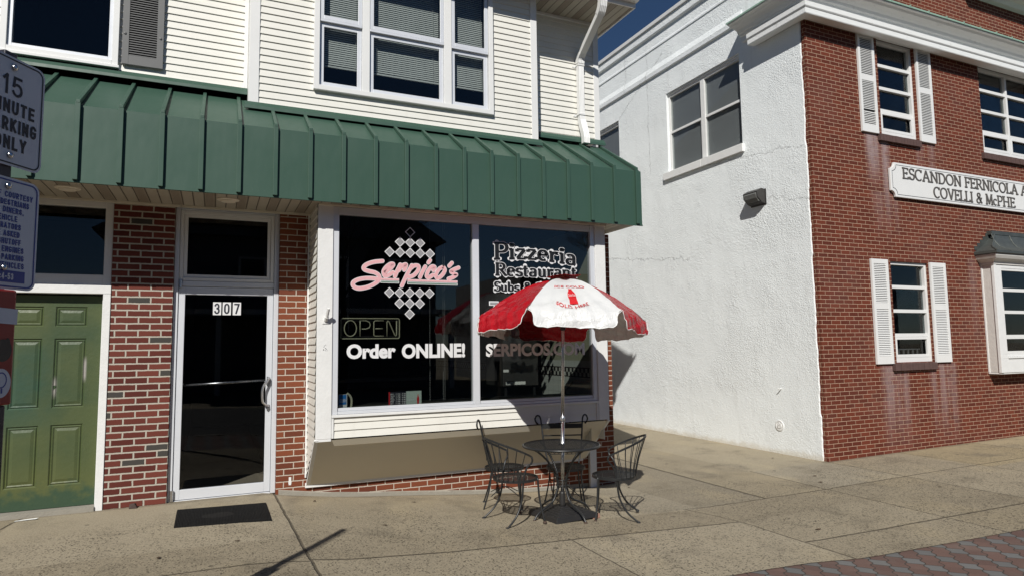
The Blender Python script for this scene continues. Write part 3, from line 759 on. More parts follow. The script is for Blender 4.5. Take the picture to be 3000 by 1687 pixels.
def wall_x(mb, x, y0, y1, z0, z1, holes=(), depth=0.1):
    m2 = MB(); wall_y(m2, 0.0, y0, y1, z0, z1, holes, depth)
    mb.add([(x+p[1], p[0], p[2]) for p in m2.v], m2.f)
def lap_y(mb, y, x0, x1, z0, z1, h=0.0795, lip=0.013, zref=0.0):
    k0 = math.floor((z0-zref)/h+1e-6); z = zref+k0*h
    while z < z1-1e-6:
        a = max(z, z0); b = min(z+h, z1)
        ya = y-lip*(1-(a-z)/h); yb = y-lip*(1-(b-z)/h)-0.0
        mb.quad((x0,ya,a),(x1,ya,a),(x1,yb,b),(x0,yb,b))
        if b > z+h-1e-6: mb.quad((x0,yb,b),(x1,yb,b),(x1,y-lip,b),(x0,y-lip,b))
        z += h
def frame_y(mb, y0, y1, x0, x1, z0, z1, w, wt=None, wb=None):
    """rectangular frame of four butted bars"""
    wt = w if wt is None else wt; wb = w if wb is None else wb
    mb.box(x0, x0+w, y0, y1, z0, z1); mb.box(x1-w, x1, y0, y1, z0, z1)
    mb.box(x0+w, x1-w, y0, y1, z1-wt, z1); mb.box(x0+w, x1-w, y0, y1, z0, z0+wb)
def frame_x(mb, x0, x1, y0, y1, z0, z1, w, wt=None, wb=None):
    wt = w if wt is None else wt; wb = w if wb is None else wb
    mb.box(x0, x1, y0, y0+w, z0, z1); mb.box(x0, x1, y1-w, y1, z0, z1)
    mb.box(x0, x1, y0+w, y1-w, z1-wt, z1); mb.box(x0, x1, y0+w, y1-w, z0, z0+wb)

# ------------------------------------------------------------------ pizzeria building
PZ = thing('pizzeria_building', 'two storey white sided pizzeria with brick shopfront and green metal canopy roof', 'building')
def part(mb, name, mat, parent=None, **k): return mb.build(name, mat, parent or PZ, **k)
m_ = MB()   # left face-brick
m_.box(-0.97, -0.415, 0.0, 0.3, -0.5, 3.065)
m_.box(-8.0, -2.02, 0.0, 0.3, -0.5, 3.065)
part(m_, 'brick_pier', M['brick_a'])
m_ = MB()
m_.box(0.632, 0.945, 0.0, 0.3, -0.5, 3.065)
m_.box(0.945, 4.97, 0.0, 0.25, -0.6, 0.60)
m_.box(4.46, 4.97, 0.0, 0.25, 0.60, 3.065)
m_.box(4.72, 4.97, 0.25, 9.0, -0.6, 3.065)
part(m_, 'brick_base', M['brick_b'])
m_ = MB()   # worn mortar skirt at the foot of the bay wall
for i in range(14):
    a = 0.66+i*0.28; b = a+0.28
    m_.prism([(0.0, gz(a)-0.05), (-0.012, gz(a)-0.05), (-0.010, gz(a)+0.035+0.02*rnd.random()), (0.0, gz(a)+0.05)], lambda u, w_, t_: (t_, u, w_+(gz(b)-gz(a))*(t_-a)/(b-a)), a, b)
part(m_, 'mortar_footing', M['kerb'])
# upper storey siding
LEFTW = (-1.98, -0.985, 4.475, 6.3); BAYW = (0.955, 3.07, 4.435, 6.55)
m_ = MB()
lap_y(m_, 0.0, -8.0, LEFTW[0], 4.42, 6.12, zref=4.435)
lap_y(m_, 0.0, LEFTW[1], 0.262, 4.42, 6.12, zref=4.435)
lap_y(m_, 0.0, 3.735, 4.78, 4.39, 6.12, zref=4.42)
lap_y(m_, -0.30, 0.36, BAYW[0], 4.17, 6.12, zref=4.17)
lap_y(m_, -0.30, BAYW[1], 3.645, 4.17, 6.12, zref=4.17)
lap_y(m_, -0.30, BAYW[0], BAYW[1], 4.17, BAYW[2], zref=4.17)
part(m_, 'siding', M['siding'])
m_ = MB()
m_.box(0.258, 0.275, -0.29, 0.0, 4.17, 6.12); m_.box(3.715, 3.732, -0.29, 0.0, 4.17, 6.12)
for a, b, y in ((0.258, 0.36, -0.30), (3.645, 3.735, -0.30)):
    m_.box(a, b, y-0.020, y+0.01, 4.165, 6.12)
m_.box(0.215, 0.256, -0.02, 0.0, 4.42, 6.12)
m_.box(4.78, 4.865, -0.022, 0.3, 4.385, 6.12); m_.box(3.737, 3.77, -0.018, 0.0, 4.385, 6.12)
m_.box(-0.985, 0.213, -0.022, 0.0, 4.405, 4.435)
m_.box(0.362, 3.643, -0.322, -0.30, 4.158, 4.182)
m_.box(3.772, 4.778, -0.022, 0.0, 4.375, 4.405)
part(m_, 'corner_trim', M['trim'], bevel=0.003)
m_ = MB()   # solid back of the upper storey
m_.box(4.70, 4.86, 0.3, 9.0, 3.07, 6.12)
m_.box(-8.0, 4.70, 8.8, 9.0, -0.4, 6.12)
m_.box(-8.0, -7.9, 0.3, 8.8, -0.4, 6.12)
part(m_, 'rear_wall', M['siding'])
# roof with boxed eave
m_ = MB()
m_.prism([(-0.60, 6.125), (-0.60, 6.25), (4.3, 8.2), (9.4, 6.25), (9.4, 6.125)], lambda u, w_, t_: (t_, u, w_), -8.4, 5.07)
part(m_, 'roof', M['slate_roof'])
m_ = MB()
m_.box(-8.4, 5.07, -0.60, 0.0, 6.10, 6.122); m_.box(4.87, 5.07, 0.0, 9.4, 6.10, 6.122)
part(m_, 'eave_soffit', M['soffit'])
m_ = MB()
m_.box(-8.4, 5.10, -0.625, -0.603, 6.09, 6.26); m_.box(5.072, 5.098, -0.603, 9.4, 6.09, 6.26)
m_.prism([(-0.628, 6.15), (-0.70, 6.15), (-0.74, 6.20), (-0.745, 6.275), (-0.735, 6.275), (-0.72, 6.21), (-0.69, 6.165), (-0.628, 6.165)], lambda u, w_, t_: (t_, u, w_), -8.4, 5.10)
m_.box(3.74, 4.78, -0.03, 0.0, 6.06, 6.098)
part(m_, 'gutter', M['trim'], bevel=0.002)
# downspout
def rect_sweep(path, wx, wy, ribs=True):
    rings = []
    P = [Vector(p) for p in path]
    for i, p in enumerate(P):
        a = P[max(i-1,0)]; b = P[min(i+1,len(P)-1)]; d = (b-a).normalized()
        s_ = Vector((1,0,0)); n_ = s_.cross(d).normalized()
        ring = []
        N_ = 9
        for k in range(N_):
            u = -1+2*k/(N_-1); ring.append(p + s_*(u*wx/2) + n_*(wy/2-(0.005 if (ribs and k % 2) else 0)))
        for k in range(N_):
            u = 1-2*k/(N_-1); ring.append(p + s_*(u*wx/2) - n_*(wy/2-(0.005 if (ribs and k % 2) else 0)))
        rings.append(ring)
    return rings
m_ = MB()
def addsweep(path, wx=0.086, wy=0.062, ribs=True):
    r_ = rect_sweep(path, wx, wy, ribs); m_.sweep(None, r_)
addsweep([(4.54,-0.665,6.15),(4.54,-0.668,6.05),(4.54,-0.655,5.99),(4.54,-0.625,5.935),(4.54,-0.59,5.90)], 0.10, 0.078)
addsweep([(4.54,-0.60,5.905),(4.538,-0.115,5.56)], 0.092, 0.066, False)
addsweep([(4.538,-0.125,5.567),(4.537,-0.085,5.53),(4.536,-0.066,5.49),(4.535,-0.062,5.44)], 0.10, 0.076)
addsweep([(4.535,-0.060,5.46),(4.535,-0.058,4.76),(4.545,-0.060,4.62)])
addsweep([(4.545,-0.06,4.63),(4.55,-0.075,4.57),(4.556,-0.115,4.44),(4.558,-0.13,4.36),(4.556,-0.135,4.285)], 0.094, 0.068)
for z in (5.405, 4.70): m_.box(4.486, 4.588, -0.096, -0.015, z, z+0.022)
for z in (5.395, 4.69): m_.box(4.44, 4.487, -0.020, -0.015, z-0.004, z+0.026)
part(m_, 'downspout', M['trim'])
# upper windows
def room(mb, x0, x1, y0, y1, z0, z1):
    mb.quad((x0,y0,z0),(x0,y1,z0),(x0,y1,z1),(x0,y0,z1)); mb.quad((x1,y0,z0),(x1,y0,z1),(x1,y1,z1),(x1,y1,z0))
    mb.quad((x0,y1,z0),(x1,y1,z0),(x1,y1,z1),(x0,y1,z1)); mb.quad((x0,y0,z0),(x1,y0,z0),(x1,y1,z0),(x0,y1,z0)); mb.quad((x0,y0,z1),(x0,y1,z1),(x1,y1,z1),(x1,y0,z1))
wl = MB(); frame_y(wl, -0.05, 0.02, LEFTW[0], LEFTW[1], LEFTW[2], LEFTW[3], 0.055, wb=0.05)
wl.box(LEFTW[0]-0.02, LEFTW[1]+0.012, -0.065, -0.0, LEFTW[2]-0.03, LEFTW[2]-0.001)
wf = part(wl, 'window', M['trim'], bevel=0.003)
wl = MB(); frame_y(wl, -0.025, 0.03, LEFTW[0]+0.058, LEFTW[1]-0.057, LEFTW[2]+0.052, 6.2, 0.035)
part(wl, 'sash', M['alum'], wf, bevel=0.002)
wl = MB(); wl.box(LEFTW[0]+0.09, LEFTW[1]-0.09, 0.0, 0.005, 4.55, 6.1); part(wl, 'pane', M['glass_up'], wf)
wl = MB(); room(wl, LEFTW[0]+0.02, LEFTW[1]-0.02, 0.03, 1.2, 4.5, 6.1); part(wl, 'room_lining', M['darkroom'], wf)
# shutter
def shutter_y(name, mat, parent, x0, x1, z0, z1, y, rails, slat=0.021, stile=0.055, thick=0.032, missing=None):
    mb = MB()
    mb.box(x0, x0+stile, y-thick, y, z0, z1); mb.box(x1-stile, x1, y-thick, y, z0, z1)
    for a, b in rails: mb.box(x0+stile, x1-stile, y-thick+0.002, y, a, b)
    for (a0, b0), (a1, b1) in zip(rails, rails[1:]):
        n_ = max(2, int((a1-b0)/slat)); st = (a1-b0)/n_
        for i in range(n_):
            z = b0+i*st
            if missing and abs(z-missing) < st*0.5: continue
            q = [(y-thick+0.004, z+st*0.08), (y-0.012, z+st*0.80), (y-0.012, z+st*0.80+0.004), (y-thick+0.004, z+st*0.08+0.006)]
            mb.prism(q, lambda u, w_, t_: (t_, u, w_), x0+stile, x1-stile)
    o = mb.build(name, mat, parent)
    b2 = MB(); b2.box(x0+stile, x1-stile, y-0.006, y-0.001, rails[0][1], rails[-1][0]); b2.build('louvre_gap_shade', M['louvre_dark'], o)  # added dark sheet behind the slats, painting the gaps as shade
    return o
shutter_y('shutter', M['shutter_grey'], PZ, -0.955, -0.578, 4.505, 6.1, -0.016, [(4.505, 4.60), (5.26, 5.33), (6.02, 6.1)], slat=0.0245, stile=0.06, thick=0.036)
for x in (-0.93, -0.605):
    m_ = MB(); m_.lathe([(0.014, 0.0), (0.012, 0.006), (0.004, 0.009)], (0, 0, 0), 10)
    m_.v = [(x+p[0], -0.053-p[2], 4.83+p[1]) for p in m_.v]
    part(m_, 'shutter_screw', M['shutter_grey'])
# triple bay window
wl = MB()
frame_y(wl, -0.355, -0.28, BAYW[0]-0.03, BAYW[1]+0.03, BAYW[2]-0.02, BAYW[3], 0.06, wb=0.055)
for a, b in ((1.463, 1.548), (2.455, 2.548)): wl.box(a, b, -0.345, -0.28, BAYW[2]+0.036, BAYW[3]-0.061)
bw = part(wl, 'bay_window', M['trim'], bevel=0.003)
for (a, b, zr) in ((0.985, 1.463, 5.255), (1.548, 2.455, 5.237), (2.548, 3.038, 5.22)):
    s_ = MB(); frame_y(s_, -0.335, -0.305, a+0.002, b-0.002, zr-0.005, 6.45, 0.045); s_.box(a+0.004, b-0.004, -0.340, -0.3, zr-0.035, zr-0.008)
    sash = s_.build('sash', M['alum'], bw, bevel=0.002)
    s_ = MB(); frame_y(s_, -0.31, -0.28, a+0.002, b-0.002, 4.475, zr-0.036, 0.05, wb=0.05); s_.build('sash', M['alum'], bw, bevel=0.002)
    s_ = MB(); s_.box(a+0.04, b-0.04, -0.322, -0.318, zr+0.03, 6.4); s_.build('pane', M['glass_up'], bw)
    s_ = MB(); s_.box(a+0.045, b-0.045, -0.296, -0.292, 4.52, zr-0.07); s_.build('pane', M['glass_up'], bw)
    s_ = MB(); z = 4.78
    while z < 6.45:
        s_.quad((a+0.03,-0.210,z),(b-0.03,-0.210,z),(b-0.03,-0.201,z+0.0225),(a+0.03,-0.201,z+0.0225)); z += 0.0250
    s_.box(a+0.03, b-0.03, -0.218, -0.19, 4.745, 4.765)
    for q in (0.12, 0.88): s_.box(a+(b-a)*q, a+(b-a)*q+0.002, -0.225, -0.223, 4.76, 6.45)
    s_.build('blind', M['blind'], bw)
s_ = MB(); room(s_, 0.97, 3.05, -0.18, 1.5, 4.46, 6.5); s_.build('room_lining', M['darkroom'], bw)

# green canopy roof
zf, zl, yl, sl_ = 3.745, 3.055, -0.85, 0.655
def zs(y): return zf+(y-yl)*sl_
m_ = MB()
m_.prism([(yl, zl), (yl, zf), (0.0, zs(0)), (0.0, zs(0)-0.02), (yl+0.02, zf-0.02), (yl+0.02, zl)], lambda u, w_, t_: (t_, u, w_), -8.0, 4.93)
m_.prism([(yl+0.02, zl+0.02), (yl+0.02, zf-0.02), (0.0, zs(0)-0.02), (0.0, zl+0.02)], lambda u, w_, t_: (t_, u, w_), 4.915, 4.928)
m_.box(-8.0, 4.935, yl-0.006, yl+0.018, zl-0.016, zl-0.001)
aw = part(m_, 'canopy_roof', M['green'])
m_ = MB()
ribx = [4.852-0.3345*k for k in range(38)]
for x in ribx:
    a, b = x-0.021, x+0.021
    m_.prism([(yl-0.002, zl+0.004), (yl-0.034, zl+0.004), (yl-0.034, zf+0.012), (yl-0.002, zf+0.012)], lambda u, w_, t_: (t_, u, w_), a, b)
    yt = -0.005 if (x < 0.24 or x > 3.76) else -0.325
    m_.prism([(yl-0.030, zf+0.0135), (yl-0.001, zf+0.0135), (yt, zs(yt)+0.003), (yt, zs(yt)+0.036), (yl-0.030, zf+0.040)], lambda u, w_, t_: (t_, u, w_), a+0.004, b-0.004)
m_.build('standing_seams', M['green'], aw, bevel=0.003)
m_ = MB()   # wall flashing strips
def flash(x0, x1, yw, z0): 
    m_.prism([(yw-0.004, z0), (yw-0.004, z0+0.075), (yw-0.012, z0+0.075), (yw-0.05, z0+0.022), (yw-0.055, z0-0.012), (yw-0.048, z0-0.012), (yw-0.043, z0+0.016)], lambda u, w_, t_: (t_, u, w_), x0, x1)
flash(-8.0, 0.256, -0.018, 4.355); flash(0.22, 3.77, -0.318, 4.105); flash(3.74, 4.92, -0.018, 4.325)
m_.build('flashing', M['green'], aw)
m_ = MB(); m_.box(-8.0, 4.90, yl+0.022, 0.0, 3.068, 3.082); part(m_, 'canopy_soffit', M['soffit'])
m_ = MB()
for x0, x1 in ((-8.0, -0.36), (-0.36, 0.56), (0.56, 0.955)):
    m_.box(x0, x1-0.004, -0.026, -0.001, 3.045, 3.067)
m_.box(0.962, 4.52, -0.640, -0.605, 3.050, 3.067)
part(m_, 'soffit_trim', M['beige'])
for x in (0.085, -1.29):
    m_ = MB(); m_.lathe([(0.105, 0.0), (0.105, -0.008), (0.088, -0.014), (0.075, -0.012), (0.07, -0.024), (0.04, -0.03), (0.0, -0.031)], (x, -0.47, 3.067), 28)
    part(m_, 'soffit_light', M['beige'], smooth=False)

# green entrance door and its frame, transom above
m_ = MB()
m_.box(-1.034, -0.968, -0.012, 0.10, -0.02, 2.115); m_.box(-2.02, -0.968, -0.012, 0.10, 2.117, 2.20)
m_.box(-2.02, -1.955, -0.012, 0.10, -0.02, 2.115)
m_.box(-1.045, -1.036, 0.05, 0.10, 0.05, 2.10)
df = part(m_, 'door_frame', M['trim_worn'], bevel=0.003)
m_ = MB()
holes = [(a, b, c_, d) for (a, b) in ((-1.79, -1.535), (-1.44, -1.172)) for (c_, d) in ((1.795, 1.99), (1.0, 1.677), (0.257, 0.838))]
wall_y(m_, 0.085, -1.953, -1.047, 0.05, 2.10, holes, 0)
for (a, b, c_, d) in holes:
    R_ = [(0.0, 0.085), (0.012, 0.097), (0.022, 0.088), (0.034, 0.096), (0.060, 0.089), (0.062, 0.089)]
    for (i0, y0), (i1, y1) in zip(R_, R_[1:]):
        q0 = [(a+i0,y0,c_+i0),(b-i0,y0,c_+i0),(b-i0,y0,d-i0),(a+i0,y0,d-i0)]; q1 = [(a+i1,y1,c_+i1),(b-i1,y1,c_+i1),(b-i1,y1,d-i1),(a+i1,y1,d-i1)]
        for k in range(4):
            l = (k+1) % 4; m_.quad(q0[k], q0[l], q1[l], q1[k])
    m_.quad(*q1)
gd = part(m_, 'green_door', M['green_door'])
tag(gd, 'faded green six panel door with scuffed and peeling paint')
m_ = MB(); m_.box(-1.953, -1.036, -0.03, 0.16, -0.02, 0.045); m_.build('threshold', M['kerb'], df)
m_ = MB(); frame_y(m_, 0.015, 0.10, -2.02, -0.972, 2.203, 3.062, 0.072, wt=0.07, wb=0.105)
tw = part(m_, 'transom_window', M['trim'], bevel=0.004)
m_ = MB(); m_.box(-1.95, -1.04, 0.06, 0.066, 2.30, 3.0); m_.build('pane', M['glass_dark'], tw)
m_ = MB(); room(m_, -2.0, -0.98, 0.11, 1.3, -0.02, 3.06); part(m_, 'hall_lining', M['darkroom'])

# storefront door 307
m_ = MB()
m_.box(-0.412, -0.368, 0.045, 0.16, -0.01, 3.062); m_.box(0.580, 0.630, 0.045, 0.16, -0.01, 3.062)
m_.box(-0.366, 0.578, 0.05, 0.16, 2.218, 2.272); m_.box(-0.366, 0.578, 0.045, 0.16, 3.034, 3.062)
m_.box(-0.366, 0.578, 0.05, 0.20, -0.03, 0.004)
sf = part(m_, 'storefront_frame', M['alum'], bevel=0.003)
m_ = MB(); frame_y(m_, 0.055, 0.11, -0.364, 0.576, 2.275, 3.031, 0.035); frame_y(m_, 0.07, 0.10, -0.327, 0.539, 2.312, 2.994, 0.034)
tw = part(m_, 'transom_window', M['trim'], bevel=0.003)
m_ = MB(); m_.box(-0.295, 0.507, 0.083, 0.088, 2.34, 2.965); m_.build('pane', M['glass_dark'], tw)
m_ = MB(); frame_y(m_, 0.060, 0.105, -0.364, 0.576, 0.010, 2.213, 0.062, wt=0.082, wb=0.10)
dr = part(m_, 'glass_door', M['alum'], bevel=0.003)
m_ = MB(); m_.box(-0.305, 0.516, 0.082, 0.088, 0.105, 2.135); m_.build('pane', M['glass_dark'], dr)
m_ = MB(); m_.tube([(-0.31, 0.125, 1.175), (0.52, 0.125, 1.203)], 0.014, 10)
for x in (-0.30, 0.51): m_.tube([(x, 0.10, 1.19), (x, 0.125, 1.19)], 0.010, 8)
m_.build('push_bar', M['alum_pol'], dr, smooth=True)
m_ = MB(); m_.tube(catmull([(0.545,0.058,1.225),(0.540,0.02,1.215),(0.500,0.0,1.165),(0.478,-0.005,1.11),(0.476,-0.005,1.03),(0.484,0.0,0.975),(0.510,0.02,0.945),(0.540,0.05,0.93),(0.548,0.058,0.925)], 6), 0.0115, 10)
m_.prism([(0.525,1.245),(0.555,1.235),(0.570,1.20),(0.560,1.15),(0.535,1.13),(0.52,1.16)], lambda u, w_, t_: (u, t_, w_), 0.048, 0.059)
m_.prism([(0.528,0.945),(0.556,0.94),(0.562,0.89),(0.545,0.865),(0.528,0.88)], lambda u, w_, t_: (u, t_, w_), 0.050, 0.059)
m_.build('pull_handle', M['alum_pol'], dr, smooth=False)
m_ = MB(); m_.lathe([(0.017,-0.055),(0.017,0.055)], (0,0,0), 14); m_.v = [(p[0]-0.372, p[1]+0.038, p[2]+0.06) for p in m_.v]
m_.build('pivot_hinge', M['alum_pol'], dr)
m_ = MB(); m_.lathe([(0.013,-0.04),(0.013,0.04)], (-0.350, 0.045, 2.24), 14); m_.box(-0.366, -0.330, 0.043, 0.050, 2.225, 2.285)
m_.build('pivot_hinge', M['alum_pol'], dr)
for i, (a, b) in enumerate(((-0.032, 0.049), (0.063, 0.146), (0.164, 0.246))):
    m_ = MB(); m_.box(a, b, 0.0785, 0.0815, 1.918, 2.056); pl = m_.build('number_plate', M['white_vinyl'], dr)
    m_ = MB(); sans_text(m_, '307'[i], a+0.014, b-0.014, 1.931, 2.043, 0.0165, lambda x, z, l_=0.0: (x, 0.0770-l_*0.0002, z)); m_.build('digit', M['ink'], pl)

# shop window bay
m_ = MB()
lapl = MB(); lap_y(lapl, 0.0, -0.6, -0.002, 0.16, 3.066, zref=0.0)
m_.add([(0.957+p[1], p[0], p[2]) for p in lapl.v], lapl.f)
me_cut = []
def clip_slope(mb):
    """cuts the side panel below the slanting underside"""
    bm = bmesh.new(); vs = [bm.verts.new(p) for p in mb.v]
    for f in mb.f: bm.faces.new([vs[i] for i in f])
    nrm = Vector((0, 0.46, 0.6)).normalized()
    bmesh.ops.bisect_plane(bm, geom=bm.verts[:]+bm.edges[:]+bm.faces[:], plane_co=(0.957, -0.6, 0.61), plane_no=(0, nrm.y, nrm.z), clear_inner=True)
    bm.verts.index_update(); out = MB(); out.v = [tuple(v.co) for v in bm.verts]; out.f = [[v.index for v in f.verts] for f in bm.faces]; out.m = [0]*len(out.f); bm.free(); return out
m_ = clip_slope(m_)
part(m_, 'bay_side_siding', M['siding'])
m_ = MB()
m_.box(0.930, 0.948, -0.02, -0.001, 0.13, 3.06)
m_.box(0.957, 1.115, -0.615, -0.50, 0.612, 3.064); m_.box(4.362, 4.512, -0.615, -0.50, 0.612, 3.064)
m_.box(4.505, 4.512, -0.50, -0.001, 0.35, 3.064)
m_.box(1.117, 1.140, -0.610, -0.58, 0.612, 0.822); m_.box(4.337, 4.360, -0.610, -0.58, 0.612, 0.822)
m_.box(1.117, 4.360, -0.618, -0.56, 0.824, 0.852)
m_.box(0.957, 1.114, -0.614, -0.5, 0.585, 0.610)
m_.prism([(-0.60, 0.612), (-0.622, 0.600), (-0.02, 0.035), (0.0, 0.05)], lambda u, w_, t_: (t_, u, w_), 0.944, 0.985)
m_.prism([(-0.60, 0.612), (-0.622, 0.600), (-0.02, 0.055), (0.0, 0.07)], lambda u, w_, t_: (t_, u, w_), 4.485, 4.518)
m_.box(0.935, 4.46, -0.035, -0.001, 0.022, 0.072)
m_.box(4.555, 4.655, -0.055, -0.005, -0.345, 0.33)
m_.prism([(-0.002,0.33),(-0.055,0.33),(-0.33,0.585),(-0.25,0.60)], lambda u, w_, t_: (t_, u, w_), 4.555, 4.60)
part(m_, 'bay_trim', M['trim_worn'], bevel=0.004)
m_ = MB(); lap_y(m_, -0.588, 1.141, 4.336, 0.612, 0.823, h=0.0795, zref=0.612); part(m_, 'bay_front_siding', M['siding'])
m_ = MB()
N_ = 9
for i in range(N_):
    t0 = i/N_; t1 = (i+1)/N_
    p0 = (-0.60+0.575*t0, 0.598-0.535*t0); p1 = (-0.60+0.575*t1, 0.598-0.535*t1)
    m_.quad((0.985, p0[0], p0[1]), (4.485, p0[0], p0[1]), (4.485, p1[0]-0.009, p1[1]-0.012), (0.985, p1[0]-0.009, p1[1]-0.012))
    m_.quad((0.985, p1[0]-0.009, p1[1]-0.012), (4.485, p1[0]-0.009, p1[1]-0.012), (4.485, p1[0], p1[1]), (0.985, p1[0], p1[1]))
part(m_, 'bay_underside', M['beige'])
m_ = MB()
m_.box(1.117, 1.178, -0.598, -0.52, 0.854, 3.05); m_.box(2.702, 2.783, -0.598, -0.52, 0.886, 2.968); m_.box(4.300, 4.360, -0.598, -0.52, 0.854, 3.05)
m_.box(1.180, 4.298, -0.596, -0.52, 2.970, 3.05); m_.box(1.180, 4.298, -0.600, -0.52, 0.855, 0.885)
m_.box(1.180, 2.700, -0.585, -0.52, 0.887, 0.918); m_.box(2.785, 4.298, -0.585, -0.52, 0.887, 0.918)
sw = part(m_, 'shop_window', M['alum'], bevel=0.003)
for a, b in ((1.179, 2.701), (2.784, 4.299)):
    m_ = MB(); m_.box(a, b, -0.562, -0.556, 0.915, 2.972); m_.build('pane', M['glass'], sw)
# --- lettering on the panes (outside face, y = -0.563 and outwards)
def onwin(x, z, lay=0.0): return (x, -0.5635-lay*0.0002, z)
mw = MB(); mp = MB()
SER = [[(1.653,2.488),(1.558,2.474),(1.484,2.446),(1.449,2.413),(1.459,2.386),(1.509,2.37),(1.575,2.356),(1.618,2.322),(1.615,2.28),(1.575,2.242),(1.501,2.203),(1.404,2.182),(1.346,2.199),(1.335,2.24),(1.387,2.276),(1.484,2.295),(1.592,2.292)],
 [(1.679,2.36),(1.75,2.419),(1.774,2.456),(1.746,2.46),(1.699,2.425),(1.666,2.374),(1.676,2.33),(1.708,2.329),(1.771,2.369)], [(1.854,2.456),(1.822,2.392),(1.793,2.325)],
 [(1.835,2.392),(1.878,2.445),(1.916,2.461),(1.917,2.438),(1.899,2.399)], [(1.986,2.453),(1.93,2.349),(1.87,2.222)], [(1.964,2.414),(2.016,2.452),(2.062,2.447),(2.058,2.4),(2.007,2.343),(1.951,2.322)],
 [(2.142,2.446),(2.108,2.385),(2.08,2.324)], [(2.198,2.519),(2.179,2.492)], [(2.237,2.407),(2.253,2.442),(2.219,2.449),(2.174,2.396),(2.158,2.339),(2.183,2.323),(2.232,2.355)],
 [(2.354,2.45),(2.304,2.422),(2.268,2.36),(2.283,2.32),(2.335,2.349),(2.374,2.411),(2.354,2.45)], [(2.46,2.5),(2.427,2.464)], [(2.541,2.448),(2.472,2.419),(2.449,2.398),(2.49,2.376),(2.513,2.366),(2.472,2.336),(2.417,2.315)]]
for i, s_ in enumerate(SER):
    pts = [(p.x, p.y) for p in catmull([(a, b, 0) for a, b in s_], 7)]
    ribbon(mw, pts, lambda d: 0.047, onwin, i*0.2)
    ribbon(mp, pts, lambda d: 0.038, onwin, 4+i*0.2)
for (a, b, z0, z1, z2, z3) in ((1.632, 1.84, 2.277, 2.303, 2.248, 2.272), (1.934, 2.527, 2.2725, 2.2985, 2.242, 2.268)):
    mw.quad(onwin(a, z0, 3), onwin(b, z0, 3), onwin(b, z1, 3), onwin(a, z1, 3)); mp.quad(onwin(a, z0+0.003, 8), onwin(b-0.003, z0+0.003, 8), onwin(b-0.003, z1-0.003, 8), onwin(a, z1-0.003, 8))
    mw.quad(onwin(a, z2, 3), onwin(b, z2, 3), onwin(b, z3, 3), onwin(a, z3, 3))
mw.build('script_outline', M['white_vinyl'], sw); mp.build('script_lettering', M['pink'], sw)
m_ = MB()
for (a, b, z2, z3) in ((1.632, 1.84, 2.248, 2.272), (1.934, 2.527, 2.242, 2.268)):
    m_.quad(onwin(a+0.006, z2+0.006, 8), onwin(b-0.006, z2+0.006, 8), onwin(b-0.006, z3-0.006, 8), onwin(a+0.006, z3-0.006, 8))
m_.build('green_stripe', M['green_vinyl'], sw)
hd = 0.0585
dia = [(1.966, 2.828, 0)] + [(1.966+0.1165*(k-1), 2.711, 1) for k in range(3)] + [(1.966+0.116*(k-2), 2.594, 1) for k in range(5)] + [(1.962+0.115*(k-2), 2.145, 1) for k in range(5)] + [(1.962+0.1155*(k-1), 2.028, 1) for k in range(3)] + [(1.961, 1.911, 1)]
for sel in (dia[:9], dia[9:]):
    mo = MB(); mf = MB()
    for (x, z, f) in sel:
        o_ = [(x, z-hd), (x+hd, z), (x, z+hd), (x-hd, z)]; i_ = [(x, z-hd+0.011), (x+hd-0.011, z), (x, z+hd-0.011), (x-hd+0.011, z)]
        for k in range(4):
            l = (k+1) % 4; mo.quad(onwin(*o_[k]), onwin(*o_[l]), onwin(*i_[l]), onwin(*i_[k]))
        if f: mf.quad(*[onwin(*p) for p in i_])
    do = mo.build('diamond_outline', M['white_vinyl'], sw); mf.build('diamond_fill', M['frost'], do)
m_ = MB(); put_text(m_, 'Order', 1.272, 1.805, 1.427, 1.585, onwin, 0.045); m_.build('white_lettering', M['white_vinyl'], sw); m_ = MB(); put_text(m_, 'ONLINE!', 1.872, 2.614, 1.420, 1.582, onwin, 0.045)
m_.build('white_lettering', M['white_vinyl'], sw)
m_ = MB(); put_text(m_, 'SERPICOS.COM', 2.873, 4.205, 1.419, 1.572, onwin, 0.040); m_.build('white_lettering', M['white_vinyl'], sw)
def wpz(x, z):   # the arched top line
    u = (x-2.98)/1.13
    return (x, z + 0.035*math.sin(math.pi*min(1, max(0, u))) - 0.035*u + (z-2.6)*0.12*abs(u-0.5))
for (body, x0, x1, z0, z1, th, tn, wp) in (('Pizzeria', 2.985, 4.12, 2.565, 2.755, 0.052, 0.024, wpz), ('Restaurant', 3.0, 4.115, 2.375, 2.525, 0.042, 0.018, None), ('Subs & S', 2.985, 3.62, 2.190, 2.302, 0.034, 0.014, None)):
    mw = MB(); mk = MB()
    serif_text(mw, body, x0, x1, z0, z1, onwin, th, tn, wp, grow=0.014)
    serif_text(mk, body, x0, x1, z0, z1, onwin, th, tn, wp, lay0=14.0)
    wo = mw.build('letter_outline', M['white_vinyl'], sw); mk.build('black_lettering', M['black'], wo)
mw = MB(); mk = MB()
for mbx, g_, ly in ((mw, 0.012, 0), (mk, 0.0, 20)):
    mbx.quad(onwin(2.93-g_, 2.03-g_, ly), onwin(3.03+g_, 2.03-g_, ly), onwin(3.03+g_, 2.058+g_, ly), onwin(2.93-g_, 2.058+g_, ly))
    mbx.quad(onwin(2.995-g_, 2.03, ly+.5), onwin(2.945-g_, 1.91-g_, ly+.5), onwin(2.975+g_, 1.91-g_, ly+.5), onwin(3.03+g_, 2.03, ly+.5))
wo = mw.build('digit_outline', M['white_vinyl'], sw); mk.build('frosted_digit', M['frost'], wo)

